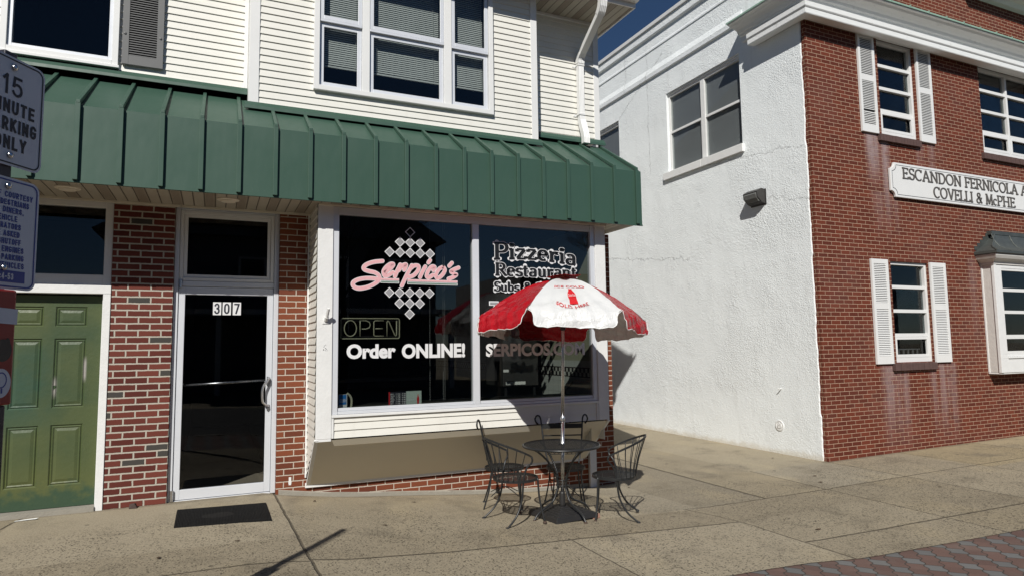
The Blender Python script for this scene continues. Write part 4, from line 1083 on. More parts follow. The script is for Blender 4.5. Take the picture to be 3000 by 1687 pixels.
# flag-pole bracket
m_ = MB(); m_.box(1.012, 1.072, -0.622, -0.616, 1.80, 1.875); m_.tube([(1.045,-0.625,1.835),(1.048,-0.665,1.87)], 0.02, 10); m_.tube([(1.048,-0.66,1.865),(1.058,-0.72,1.955)], [0.017, 0.015], 12)
part(m_, 'flag_bracket', M['trim_worn'])
m_ = MB()
for i in range(11): 
    x = 1.04+rnd.uniform(-.02,.02); z = 1.545+rnd.uniform(-.03,.035); m_.box(x, x+0.006, -0.6165, -0.6155, z, z+0.006)
part(m_, 'screw_holes', M['ink'])
m_ = MB(); m_.box(0.765, 0.79, -0.0035, -0.0, 0.065, 0.15); m_.box(0.762, 0.793, -0.0030, -0.0, 0.08, 0.11); part(m_, 'paint_drip', M['trim'])

# shop interior
m_ = MB()
m_.quad((-0.4,0.2,-0.02),(4.7,0.2,-0.02),(4.7,7,-0.02),(-0.4,7,-0.02)); part(m_, 'shop_floor', M['floor_in'])
m_ = MB()
m_.quad((-0.4,7,-0.02),(4.7,7,-0.02),(4.7,7,3.06),(-0.4,7,3.06)); m_.quad((-0.4,0.2,-0.02),(-0.4,7,-0.02),(-0.4,7,3.06),(-0.4,0.2,3.06)); m_.quad((-0.4,0.1,3.055),(4.7,0.1,3.055),(4.7,7,3.055),(-0.4,7,3.055))
m_.quad((0.965,-0.55,3.05),(4.5,-0.55,3.05),(4.5,0.12,3.05),(0.965,0.12,3.05)); m_.quad((0.945,0.25,0.3),(0.945,0.9,0.3),(0.945,0.9,3.06),(0.945,0.25,3.06)); m_.quad((0.965,-0.55,0.62),(0.965,0.2,0.62),(0.965,0.2,3.05),(0.965,-0.55,3.05))
part(m_, 'shop_lining', M['darkroom'])
m_ = MB(); wall_x(m_, 4.305, -0.515, 6.9, 0.3, 3.05, (), 0); part(m_, 'tiled_side_wall', M['tile'])
m_ = MB(); m_.box(1.0, 4.303, -0.515, 0.18, 0.868, 0.896); part(m_, 'window_shelf', M['floor_in'])
# ------------------------------------------------------------------ neighbouring brick and stucco building
X1, Y1 = 8.41, -0.53
NB = thing('brick_building', 'two storey dark red brick building with white painted stucco side wall and white cornice', 'building', (X1, Y1, -0.25))
def npart(mb, name, mat, parent=None, **k): return mb.build(name, mat, parent or NB, **k)
UW = (10.105, 11.045, 4.99, 6.70); UW2 = (12.93, 14.75, 4.99, 6.70); LW = (10.105, 11.06, 1.185, 2.845); OR = (12.62, 15.2, 1.05, 2.80)
m_ = MB(); wall_y(m_, Y1, X1, 20.0, -0.6, 8.3, [UW, UW2, LW, OR], 0.10)
m_.quad((X1, Y1, -0.6), (X1, Y1, 8.3), (X1, Y1+0.3, 8.3), (X1, Y1+0.3, -0.6))
npart(m_, 'brick_facade', M['brick_c'])
WW = (0.865, 2.93, 5.03, 6.69); WW2 = (4.67, 6.75, 5.03, 6.70)
m_ = MB()
e = 0.022
ya = Y1+0.075
zz = [-0.6+0.05*i for i in range(179)]
pr = [ya + rnd.uniform(-0.006, 0.006) + (0.012 if (i//7) % 3 == 0 else 0) for i in range(len(zz))]
for i in range(len(zz)-1):
    m_.quad((X1-e, pr[i], zz[i]), (X1-e, pr[i+1], zz[i+1]), (X1+0.02, pr[i+1]-0.012, zz[i+1]), (X1+0.02, pr[i]-0.012, zz[i]))
    m_.quad((X1-e, pr[i], zz[i]), (X1-e, pr[i+1], zz[i+1]), (X1-e, ya+0.06, zz[i+1]), (X1-e, ya+0.06, zz[i]))
wall_x(m_, X1-e, ya+0.06, 14.0, -0.6, 8.34, [WW, WW2], 0.13)
m_.box(X1-0.05, X1+0.3, 13.9, 14.0, -0.6, 8.3)
npart(m_, 'stucco_wall', M['stucco'])
m_ = MB()
def bandx(y0, y1, pts): m_.prism(pts, lambda u, w_, t_: (X1-e-u, t_, w_), y0, y1)
bandx(0.74, 14.0, [(0.0, 7.20), (0.045, 7.215), (0.05, 7.30), (0.0, 7.44)])
bandx(-0.10, 14.0, [(0.0, 7.80), (0.018, 7.81), (0.018, 7.845), (0.0, 7.87)])
bandx(-0.10, 14.0, [(0.0, 8.10), (0.055, 8.12), (0.06, 8.27), (0.0, 8.275)])
npart(m_, 'stucco_band', M['stucco'])
m_ = MB(); bandx(-0.14, 14.0, [(-0.3, 8.278), (0.095, 8.278), (0.10, 8.352), (-0.3, 8.36)])
m_.box(X1-0.05, 20, Y1-0.06, Y1+0.3, 8.302, 8.36)
npart(m_, 'parapet_coping', M['trim'], bevel=0.004)
m_ = MB(); m_.quad((X1, Y1+0.3, 8.2), (20, Y1+0.3, 8.2), (20, 14, 8.2), (X1, 14, 8.2)); m_.quad((20, Y1, -0.6), (20, Y1, 8.3), (20, 14, 8.3), (20, 14, -0.6)); m_.quad((X1, 13.95, -0.6), (20, 13.95, -0.6), (20, 13.95, 8.3), (X1, 13.95, 8.3))
npart(m_, 'flat_roof', M['slate_roof'])
# cornice swept round the corner
def cornice(mb, prof, yend, x2=20.0):
    rings = []
    rings.append([(X1-p, yend, z) for p, z in prof]); rings.append([(X1-p, Y1-p, z) for p, z in prof]); rings.append([(x2, Y1-p, z) for p, z in prof])
    mb.sweep(None, rings)
m_ = MB(); cornice(m_, [(-0.02, 6.66), (0.03, 6.655), (0.03, 6.635), (0.10, 6.625), (0.10, 6.605), (0.235, 6.60), (0.242, 6.612), (0.242, 6.695), (0.252, 6.70), (0.262, 6.715), (0.262, 6.79), (0.20, 6.80), (-0.02, 6.81)], 0.43)
npart(m_, 'lower_cornice', M['cornice'])
m_ = MB(); cornice(m_, [(-0.02, 6.812), (0.09, 6.812), (0.09, 6.90), (0.125, 6.905), (0.13, 6.93), (0.17, 6.945), (0.19, 6.985), (0.25, 7.01), (0.33, 7.02), (0.36, 7.045), (0.40, 7.052), (0.405, 7.085), (-0.02, 7.15)], 0.72)
npart(m_, 'crown_cornice', M['cornice'])
m_ = MB(); cornice(m_, [(0.0, 7.154), (0.409, 7.089), (0.412, 7.068), (0.420, 7.068), (0.418, 7.098), (0.0, 7.168)], 0.735)
for i in range(24):
    x = X1+0.1+i*0.48; m_.box(x, x+0.018, Y1-0.424, Y1-0.30, 7.085, 7.118)
npart(m_, 'copper_flashing', M['verdigris'])
m_ = MB(); cornice(m_, [(0.0, 8.00), (0.10, 8.00), (0.16, 8.06), (0.30, 8.08), (0.30, 8.22), (0.0, 8.28)], Y1+0.001)
m_.v = [(max(p[0], 12.6), p[1], p[2]) for p in m_.v]
npart(m_, 'upper_cornice', M['cornice'])

def grid_window(name, x0, x1, z0, z1, rails, mulls, y, hopper_top, parent=NB, mat='trim'):
    """fixed panes over one hopper; rails: z of the cross bars, mulls: x of uprights"""
    m_ = MB(); frame_y(m_, y-0.035, y+0.05, x0, x1, z0, z1, 0.052, wt=0.05, wb=0.075)
    xs_ = [x0+0.052] + [q for mm in mulls for q in (mm-0.026, mm+0.026)] + [x1-0.052]
    for mm in mulls: m_.box(mm-0.026, mm+0.026, y-0.032, y+0.05, z0+0.076, z1-0.051)
    cells = list(zip(xs_[0::2], xs_[1::2]))
    for a, b in cells:
        for r_ in rails: m_.box(a+0.001, b-0.001, y-0.025, y+0.04, r_-0.028, r_+0.028)
        frame_y(m_, y-0.034, y+0.0, a+0.003, b-0.003, z0+0.078, hopper_top-0.031, 0.042, wb=0.05)
    f = npart(m_, name, M[mat], parent, bevel=0.003)
    zz_ = [z0+0.08] + rails + [z1-0.05]
    for a, b in cells:
        for c_, d in zip(zz_, zz_[1:]):
            g_ = MB(); g_.box(a+0.002, b-0.002, y+0.018, y+0.022, c_+0.01, d-0.01); g_.build('pane', M['glass_up'], f)
    g_ = MB(); room(g_, x0+0.02, x1-0.02, y+0.06, y+1.4, z0+0.03, z1-0.02)
    g_.build('room_lining', M['darkroom'], f)
    g_ = MB(); n_ = 7   # spindle rail seen through the lowest pane
    for i in range(n_):
        x = x0+0.12+(x1-x0-0.24)*i/(n_-1); g_.box(x, x+0.02, y+0.13, y+0.15, z0+0.06, z0+0.20)
    g_.box(x0+0.05, x1-0.05, y+0.13, y+0.15, z0+0.20, z0+0.225); g_.build('inner_rail', M['shutter_grey'], f)
    return f
def sill(parent, x0, x1, z1, y):
    m_ = MB()
    n_ = int((x1-x0)/0.072)
    for i in range(n_):
        a = x0+(x1-x0)*i/n_; b = x0+(x1-x0)*(i+1)/n_-0.005; j = rnd.uniform(-.003, .003)
        m_.prism([(y+0.10, z1-0.11), (y-0.055+j, z1-0.125), (y-0.055+j, z1-0.015), (y+0.10, z1)], lambda u, w_, t_: (t_, u, w_), a, b)
    m_.box(x0+0.004, x1-0.008, y-0.047, y+0.10, z1-0.115, z1-0.025)
    m_.build('sill', M['sill_brick'], parent)
w1 = grid_window('upper_window', UW[0], UW[1], UW[2], 6.66, [6.222, 5.822, 5.43], [], Y1+0.07, 5.43); sill(w1, 9.99, 11.06, 4.988, Y1)
w2 = grid_window('upper_window', UW2[0], UW2[1], UW2[2], 6.66, [6.232, 5.828, 5.42], [13.86], Y1+0.07, 5.42); sill(w2, 12.84, 14.85, 4.988, Y1)
w3 = grid_window('lower_window', LW[0], LW[1], LW[2], LW[3]-0.002, [2.428, 2.03, 1.632], [], Y1+0.07, 1.632); sill(w3, 9.99, 11.07, 1.184, Y1)
for (a, b, z0, z1, ms) in ((9.59, 9.99, 4.975, 6.665, 5.32), (11.08, 11.475, 4.975, 6.675, None), (9.595, 9.995, 1.172, 2.86, None), (11.075, 11.485, 1.168, 2.858, None)):
    zm = z0+0.88
    shutter_y('shutter', M['trim'], NB, a, b, z0, z1, Y1-0.004, [(z0, z0+0.125), (zm, zm+0.095), (z1-0.075, z1)], slat=0.0285, stile=0.052, thick=0.034, missing=ms)
# double window in the stucco wall
def side_window(y0, y1, z0, z1, ymid, sillon=True):
    xw = X1-e
    m_ = MB(); frame_x(m_, xw+0.055, xw+0.12, y0+0.002, y1-0.002, z0+0.002, z1-0.045, 0.045, wb=0.04)
    m_.box(xw+0.05, xw+0.12, ymid-0.055, ymid+0.055, z0+0.043, z1-0.091)
    m_.box(xw+0.03, xw+0.12, y0+0.002, y1-0.002, z1-0.043, z1-0.002)
    f = npart(m_, 'side_window', M['trim_worn'], bevel=0.003)
    zmid = (z0+z1)/2
    for a, b in ((y0+0.048, ymid-0.056), (ymid+0.056, y1-0.048)):
        s_ = MB(); s_.box(xw+0.065, xw+0.10, a+0.001, b-0.001, zmid-0.022, zmid+0.022); s_.box(xw+0.062, xw+0.085, a+0.001, a+0.022, z0+0.043, zmid-0.024); s_.build('sash', M['trim'], f)
        s_ = MB(); s_.box(xw+0.086, xw+0.09, a, b, zmid+0.02, z1-0.08); s_.build('pane', M['glass_up'], f)
        s_ = MB(); s_.box(xw+0.086, xw+0.09, a, b, z0+0.04, zmid-0.02); s_.build('pane', M['glass_up'], f)
        s_ = MB(); s_.box(xw+0.118, xw+0.12, a, b, z0+0.04, z1-0.06); s_.build('insect_screen', M['screen'], f)
    s_ = MB(); s_.box(xw-0.055, xw+0.05, y0-0.04, ymid-0.005, z0-0.15, z0-0.004); s_.box(xw-0.055, xw+0.05, ymid+0.002, y1+0.12, z0-0.15, z0-0.004)
    s_.build('sill', M['trim_worn'], f, bevel=0.006)
side_window(WW[0], WW[1], WW[2], WW[3], 1.90); side_window(WW2[0], WW2[1], WW2[2], WW2[3], 5.7)
# pipe vent cap low on the stucco wall
m_ = MB()
ring = [(0.0, 0.085), (0.012, 0.085), (0.014, 0.066), (0.006, 0.062), (0.006, 0.050), (0.018, 0.046), (0.018, 0.0)]
m_.lathe([(r, h) for h, r in ring], (0, 0, 0), 24); m_.v = [(X1-e-p[2], 0.34+p[0], 0.195+p[1]) for p in m_.v]
m_.tube([(X1-e-0.018, 0.30, 0.235), (X1-e-0.03, 0.345, 0.20), (X1-e-0.018, 0.37, 0.16)], 0.006, 6)
npart(m_, 'vent_cap', M['trim_worn'])
m_ = MB(); m_.tube([(X1-e, 0.27, 0.79), (X1-e-0.05, 0.27, 0.785), (X1-e-0.07, 0.265, 0.80)], 0.008, 8); npart(m_, 'cut_pipe_stub', M['trim_worn'])
# oriel bay window with copper roof
m_ = MB()
yf = Y1-0.21
m_.quad((12.545, Y1, 0.96), (12.545, yf, 0.96), (12.545, yf, 2.90), (12.545, Y1, 2.90))
ob = npart(m_, 'oriel_window', M['grey_panel'])
m_ = MB(); m_.box(12.535, 12.565, Y1-0.03, Y1-0.001, 0.955, 2.9); m_.box(12.530, 12.60, yf-0.02, yf+0.03, 0.955, 2.9); m_.box(12.602, 12.755, yf-0.012, yf+0.03, 1.28, 2.9)
m_.box(12.60, 15.4, yf-0.012, yf+0.03, 0.955, 1.20); m_.box(12.757, 15.4, yf-0.030, yf+0.03, 1.202, 1.235); m_.box(12.757, 15.4, yf-0.012, yf+0.03, 2.80, 2.9)
m_.box(12.602, 12.755, yf-0.012, yf+0.03, 1.201, 1.279); m_.box(12.54, 15.4, yf, Y1-0.001, 0.93, 0.954)
m_.build('oriel_trim', M['trim_worn'], ob, bevel=0.004)
m_ = MB(); m_.box(12.757, 15.4, yf-0.004, yf+0.03, 1.237, 1.29)
for z in (1.59, 2.02, 2.413, 2.787): m_.box(12.757, 15.4, yf-0.006, yf+0.03, z-0.028, z+0.012 if z > 2.7 else z+0.028)
m_.box(12.757, 15.4, yf-0.004, yf+0.03, 1.29, 1.33); m_.box(12.757, 15.4, yf-0.008, yf+0.03, 1.545, 1.561)
for x in (12.757, 13.9, 15.0): m_.box(x, x+0.012 if x < 13 else x+0.055, yf-0.003, yf+0.028, 1.33, 2.78)
m_.build('sash', M['trim'], ob, bevel=0.002)
m_ = MB(); m_.box(12.76, 15.3, yf+0.012, yf+0.016, 1.3, 2.79); m_.build('pane', M['glass_up'], ob)
m_ = MB(); room(m_, 12.56, 15.4, yf+0.04, 1.5, 0.96, 2.9); m_.build('room_lining', M['darkroom'], ob)
m_ = MB()
def oring(prof, x0=12.545, x2=15.6):
    return [[(x0-p, Y1, z) for p, z in prof], [(x0-p, yf-p, z) for p, z in prof], [(x2, yf-p, z) for p, z in prof]]
m_.sweep(None, oring([(0.0, 2.86), (0.03, 2.865), (0.03, 2.90), (0.06, 2.93), (0.11, 2.96), (0.135, 3.01), (0.135, 3.035), (0.0, 3.04)])); m_.build('oriel_cornice', M['grey_panel'], ob)
m_ = MB()
prof = [(0.15, 3.037), (0.165, 3.05), (0.165, 3.095), (0.14, 3.11), (0.06, 3.145), (-0.01, 3.20), (-0.07, 3.28), (-0.11, 3.37), (-0.13, 3.44)]
rg = []
for p, z in prof:
    q = max(p, -0.19)
    rg.append([(12.545-p*1.0+(0.0 if p > 0 else -p*1.6), Y1-0.002, z), (12.545-p+(0.0 if p > 0 else -p*1.6), yf-p, z), (15.6, yf-p, z)])
m_.sweep(None, rg, closed=False)
m_.box(12.80, 15.6, Y1-0.09, Y1-0.001, 3.435, 3.505)
n_ = 5                                    # stepped counter-flashing on the brickwork
for i in range(n_):
    a = 12.40+0.09*i; m_.box(a, a+0.5, Y1-0.010-0.001*i, Y1-0.002, 3.14+0.0645*i, 3.205+0.0645*i)
for x in (12.80, 13.35, 13.9, 14.45): 
    m_.tube([(x+0.0, yf-p-0.004, z) for p, z in prof[2:]], 0.012, 6)
m_.tube([(12.545-p+(0.0 if p > 0 else -p*1.6), yf-p, z) for p, z in prof[2:]], 0.016, 6)
m_.build('oriel_roof', M['copper'], ob)

# law-office name board on the facade
SB = thing('name_board', 'long white name board with raised dark serif letters screwed to the brick wall', 'sign', (10.18, Y1, 3.92))
def board_outline(x0, x1, z0, z1, r_, n_=6):
    pts = []
    for (cx, cz, a0) in ((x0, z0, 90), (x1, z0, 180), (x1, z1, 270), (x0, z1, 0)):
        for k in range(n_+1):
            a = a0-90*k/n_; pts.append((cx+r_*math.cos(R(a)), cz+r_*math.sin(R(a))))
    return pts
bo = board_outline(10.18, 16.1, 3.925, 4.515, 0.105)
m_ = MB(); m_.prism(bo, lambda u, w_, t_: (u, t_, w_), Y1-0.012, Y1-0.052); m_.build('board', M['trim'], SB, bevel=0.006)
bi = board_outline(10.218, 16.06, 3.963, 4.477, 0.108); bi2 = board_outline(10.226, 16.052, 3.971, 4.469, 0.108)
m_ = MB()
for k in range(len(bi)):
    l = (k+1) % len(bi); m_.quad(*[(p[0], Y1-0.0535, p[1]) for p in (bi[k], bi[l], bi2[l], bi2[k])])
m_.build('border_line', M['ink'], SB)
m_ = MB()
def onboard(x, z, lay=0.0): return (x, Y1-0.062-lay*0.00015, z)
serif_text(m_, 'ESCANDON FERNICOLA A', 10.47, 14.10, 4.255, 4.445, onboard, 0.034, 0.016)
serif_text(m_, 'COVELLI & M', 11.265, 12.985, 3.995, 4.185, onboard, 0.034, 0.016)
serif_text(m_, 'c', 12.985, 13.10, 3.995, 4.17, onboard, 0.030, 0.015); serif_text(m_, 'PHE', 13.105, 13.68, 3.995, 4.185, onboard, 0.034, 0.016)
# give the flat strokes their depth
top = [tuple(p) for p in m_.v]; nv = len(top); fs = [list(f) for f in m_.f]
m_.v += [(p[0], Y1-0.053, p[2]) for p in top]
for f in fs:
    for k in range(len(f)):
        a, b = f[k], f[(k+1) % len(f)]; m_.f.append([a, b, nv+b, nv+a]); m_.m.append(0)
m_.build('raised_letters', M['slate_letter'], SB)

# wall-pack lamp on the stucco wall
LP = thing('wall_lamp', 'bronze box shaped wall lamp with ribbed lens fixed to the white stucco wall', 'lamp', (X1-e, 0.56, 3.9))
m_ = MB(); xw = X1-e
y0, y1 = 0.40, 0.72
m_.prism([(0.0, 3.86), (0.0, 4.11), (0.09, 4.125), (0.20, 4.065), (0.185, 3.965), (0.10, 3.89)], lambda u, w_, t_: (xw-u, t_, w_), y0, y1)
m_.build('housing', M['bronze'], LP, bevel=0.006)
m_ = MB(); 
a, b = (0.198, 4.06), (0.108, 3.893)
pq = lambda t_, o_: (a[0]+(b[0]-a[0])*t_+o_*0.88*0.9, a[1]+(b[1]-a[1])*t_-o_*0.45)
m_.prism([pq(0.08, 0.004), pq(0.92, 0.004), pq(0.88, 0.03), pq(0.5, 0.042), pq(0.12, 0.03)], lambda u, w_, t_: (xw-u, t_, w_), y0+0.022, y1-0.022)
m_.build('lens', M['lens'], LP, bevel=0.004)
m_ = MB(); m_.box(xw-0.01, xw-0.001, y0-0.012, y1+0.012, 3.85, 4.118); m_.build('back_plate', M['bronze'], LP)

# ------------------------------------------------------------------ parking sign
phi = R(32); SD = Vector((math.sin(phi), math.cos(phi), 0)); SNn = Vector((math.cos(phi), -math.sin(phi), 0))
PC = Vector((-0.825, -4.360, 0.0))
SG = thing('parking_sign', 'shaded street post with two white parking signs and a red stickered sleeve, close by', 'street sign', (PC.x, PC.y, -0.02))
def onsign(zc, lift=0.0):
    def fn(u, z, lay=0.0):
        p = PC + SD*u + SNn*(0.045+lift+lay*0.0002); return (p.x, p.y, zc+z)
    return fn
def rrect(w_, h_, r_, n_=6):
    pts = []
    for cx, cz, a0 in ((w_/2-r_, h_/2-r_, 0), (-w_/2+r_, h_/2-r_, 90), (-w_/2+r_, -h_/2+r_, 180), (w_/2-r_, -h_/2+r_, 270)):
        for k in range(n_+1): pts.append((cx+r_*math.cos(R(a0+90*k/n_)), cz+r_*math.sin(R(a0+90*k/n_))))
    return pts
def sign_panel(name, zc, ink, label, lines, tw):
    m_ = MB(); f = onsign(zc); o_ = rrect(0.305, 0.457, 0.038)
    m_.prism(o_, lambda u, w_, t_: f(u, w_, t_*5000), 0.0, -0.002/0.0002/5000)
    pn = m_.build(name, M['sign_white'], SG); tag(pn, label)
    m_ = MB(); a = rrect(0.287, 0.439, 0.032); b = rrect(0.275, 0.427, 0.027)
    for k in range(len(a)):
        l = (k+1) % len(a); m_.quad(f(*a[k], 6), f(*a[l], 6), f(*b[l], 6), f(*b[k], 6))
    for (body, x0, x1, z0, z1) in lines: sans_text(m_, body, x0, x1, z0, z1, tw, f, lay0=6)
    m_.build('printed_text', ink, pn)
    for z in ((0.185, -0.185) if zc > 2.3 else (0.192, -0.142)):
        c_ = Vector(f(0.0, z)); m_ = MB()
        m_.lathe([(0.013, 0.0), (0.013, 0.004), (0.008, 0.009), (0.0, 0.011)], (0, 0, 0), 12)
        m_.v = [tuple(c_ + SD*p[0] + Vector((0,0,1))*p[1] + SNn*(p[2]+0.004)) for p in m_.v]
        m_.build('bolt', M['steel'], pn, smooth=True)
    return pn
sign_panel('sign_panel', 2.535, M['ink'], 'white sign reading 15 minute parking only', [('15', -0.048, 0.045, 0.065, 0.150), ('MINUTE', -0.105, 0.107, -0.012, 0.045), ('PARKING', -0.118, 0.120, -0.087, -0.030), ('ONLY', -0.072, 0.075, -0.162, -0.105)], 0.0115)
L2 = [('OUT OF COURTESY', 0.120, 0.158), ('TO PEDESTRIANS', 0.103, 0.126), ('AND DINERS,', 0.080, 0.095), ('VEHICLE', 0.052, 0.062), ('OPERATORS', 0.070, 0.030), ('ARE ASKED', 0.066, -0.002), ('TO SHUTOFF', 0.074, -0.034), ('YOUR ENGINES', 0.088, -0.066), ('WHEN PARKING', 0.090, -0.098), ('VEHICLES', 0.093, -0.130)]
ln = [(b_, (-hw if b_ != 'VEHICLES' else -0.025), hw, z-0.012, z+0.012) for b_, hw, z in L2]
p2_ = sign_panel('sign_panel', 2.030, M['blue_ink'], 'white sign with blue courtesy text about shutting off engines', ln, 0.0048)
m_ = MB(); f = onsign(2.030); m_.quad(f(-0.10, -0.200, 7), f(0.10, -0.200, 7), f(0.10, -0.152, 7), f(-0.10, -0.152, 7)); m_.build('blue_strip', M['blue_ink'], p2_)
m_ = MB(); sans_text(m_, '39:4-53', -0.045, 0.046, -0.189, -0.163, 0.005, f, lay0=12); m_.build('strip_text', M['sign_white'], p2_)
def sqpost(mb, hw, z0, z1, back=0.0):
    c_ = PC+SNn*back
    pts = [c_+SD*hw+SNn*hw, c_+SD*hw-SNn*hw, c_-SD*hw-SNn*hw, c_-SD*hw+SNn*hw]
    mb.add([(p.x, p.y, z0) for p in pts]+[(p.x, p.y, z1) for p in pts], [[0,1,2,3],[4,5,6,7],[0,1,5,4],[1,2,6,5],[2,3,7,6],[3,0,4,7]])
m_ = MB(); sqpost(m_, 0.030, 1.80, 2.79); sqpost(m_, 0.045, -0.25, 1.335); m_.build('post', M['alum_dark'], SG, bevel=0.006)
m_ = MB(); sqpost(m_, 0.058, 1.337, 1.80); rs = m_.build('red_sleeve', M['red_paint'], SG, bevel=0.008)
def onred(u, z, l=0.0):
    p = PC+SD*u+SNn*(0.0595+l*0.0004); return (p.x, p.y, z)
m_ = MB(); m_.quad(onred(-0.05, 1.665), onred(0.062, 1.660), onred(0.064, 1.722), onred(-0.05, 1.727)); m_.build('paper_sticker', M['sign_white'], rs)
m_ = MB(); m_.add([onred(0.05*math.cos(R(a))*0.8+0.005, 1.555+0.045*math.sin(R(a))+(0.012 if a in (45, 60) else 0)) for a in range(0, 360, 15)], [list(range(24))]); m_.build('torn_sticker', M['black'], rs)
m_ = MB(); m_.add([onred(0.046*math.cos(R(a))+0.002, 1.425+0.058*math.sin(R(a))) for a in range(0, 360, 12)], [list(range(30))]); ov = m_.build('oval_sticker', M['sign_white'], rs)
m_ = MB(); a_ = [(0.026*math.cos(R(a))+0.004, 1.437+0.032*math.sin(R(a))) for a in range(0, 360, 20)]; b_ = [(0.021*math.cos(R(a))+0.004, 1.437+0.027*math.sin(R(a))) for a in range(0, 360, 20)]
for k in range(18): m_.quad(onred(*a_[k], 1), onred(*a_[(k+1) % 18], 1), onred(*b_[(k+1) % 18], 1), onred(*b_[k], 1))
m_.quad(onred(0.004, 1.385, 1), onred(0.012, 1.385, 1), onred(0.012, 1.405, 1), onred(0.004, 1.405, 1)); m_.build('sticker_mark', M['blue_ink'], ov)

# ------------------------------------------------------------------ cafe furniture
def mesh_disc(mb, r, z, pitch, wd, th=0.0014, inner=0.0, ang=R(45)):
    """expanded-metal sheet: two crossing families of thin flat bars inside a circle"""
    for fam in (ang, ang+R(90)):
        c_, s_ = math.cos(fam), math.sin(fam); n_ = int(r/pitch)
        for i in range(-n_, n_+1):
            o_ = i*pitch; h_ = math.sqrt(max(0, r*r-o_*o_))
            spans = [(-h_, h_)]
            if inner and abs(o_) < inner:
                q = math.sqrt(inner*inner-o_*o_); spans = [(-h_, -q), (q, h_)]
            for a, b in spans:
                P = [(a*c_-(o_-wd/2)*s_, a*s_+(o_-wd/2)*c_), (b*c_-(o_-wd/2)*s_, b*s_+(o_-wd/2)*c_), (b*c_-(o_+wd/2)*s_, b*s_+(o_+wd/2)*c_), (a*c_-(o_+wd/2)*s_, a*s_+(o_+wd/2)*c_)]
                zz_ = z+(0.0008 if fam == ang else -0.0008)
                mb.add([(p[0], p[1], zz_) for p in P]+[(p[0], p[1], zz_+th) for p in P], [[0,3,2,1],[4,5,6,7],[0,1,5,4],[1,2,6,5],[2,3,7,6],[3,0,4,7]])
def ringpts(rx, ry, z, n_=36): return [(rx*math.cos(2*math.pi*k/n_), ry*math.sin(2*math.pi*k/n_), z) for k in range(n_)]
IRON = M['iron']
TX, TY = 3.345, -1.48
gzt = gz(TX, TY)
# table
TB = thing('cafe_table', 'round black iron mesh table with curved legs under the umbrella', 'table', (TX, TY, gzt))
TH = 0.745; TR = 0.408
m_ = MB(); mesh_disc(m_, TR-0.008, TH-0.006, 0.0180, 0.0050, inner=0.032); m_.lathe([(0.034, TH-0.010), (0.034, TH), (0.024, TH), (0.024, TH-0.010)], n=20); m_.build('tabletop_mesh', IRON, TB, local=True)
m_ = MB()
m_.lathe([(TR-0.012, TH-0.020), (TR, TH-0.022), (TR+0.004, TH-0.012), (TR, TH), (TR-0.012, TH+0.001)], n=56); m_.f.pop(); m_.m.pop(); m_.f.pop(); m_.m.pop()
m_.build('tabletop_rim', IRON, TB, local=True, smooth=True)
for k in range(4):
    a = R(10+90*k); c_, s_ = math.cos(a), math.sin(a)
    pr_ = [(0.36, TH-0.02), (0.28, TH-0.07), (0.17, TH-0.17), (0.085, TH-0.30), (0.058, TH-0.42), (0.072, 0.27), (0.125, 0.175), (0.235, 0.120), (0.325, 0.070), (0.372, 0.012)]
    pts = catmull([(r_*c_, r_*s_, z) for r_, z in pr_], 6)
    m_ = MB(); m_.tube(pts, 0.0108, 8)
    lg = m_.build('leg', IRON, TB, local=True, smooth=True)
    m_ = MB(); m_.lathe([(0.017, 0.0), (0.021, 0.008), (0.017, 0.02), (0.010, 0.026)], (0.366*c_, 0.366*s_, 0.0), 12); m_.build('foot', M['rust'], lg, local=True)
    m_ = MB()
    tp = [p for p in pts if p.z > TH-0.34]       # twisted wire round the upper part of the leg
    tw_ = []
    for i, p in enumerate(tp):
        for q in range(3):
            t_ = (i+q/3)*1.9; pp = p.lerp(tp[min(i+1, len(tp)-1)], q/3); tw_.append((pp.x-s_*0.010*math.cos(t_), pp.y+c_*0.010*math.cos(t_), pp.z+0.010*math.sin(t_)))
    m_.tube(tw_, 0.004, 5); m_.build('twisted_wire', IRON, lg, local=True, smooth=True)
m_ = MB(); m_.tube(ringpts(0.062, 0.062, TH-0.42, 20), 0.007, 6, closed=True); m_.tube(ringpts(0.075, 0.075, TH-0.36, 20), 0.005, 6, closed=True); m_.build('collar', IRON, TB, local=True, smooth=True)

# umbrella base
UB = thing('umbrella_base', 'square black plastic stepped umbrella base under the table', 'umbrella base', (TX, TY, gzt), R(7))
m_ = MB()
h = 0.262
def frust(a, z0, b, z1): m_.add([(-a,-a,z0),(a,-a,z0),(a,a,z0),(-a,a,z0),(-b,-b,z1),(b,-b,z1),(b,b,z1),(-b,b,z1)], [[0,3,2,1],[4,5,6,7],[0,1,5,4],[1,2,6,5],[2,3,7,6],[3,0,4,7]])
frust(h-0.03, 0.0, h-0.03, 0.016); frust(h, 0.016, h-0.012, 0.062); 
for i in range(6):
    a = h-0.020-i*0.040; frust(a, 0.0615+i*0.008, a-0.006, 0.071+i*0.008)
m_.build('stepped_block', M['plastic'], UB, local=True, bevel=0.003)
m_ = MB(); m_.lathe([(0.036, 0.10), (0.033, 0.14), (0.030, 0.24), (0.027, 0.26), (0.022, 0.26)], n=18); m_.build('pole_socket', M['plastic'], UB, local=True, smooth=True)

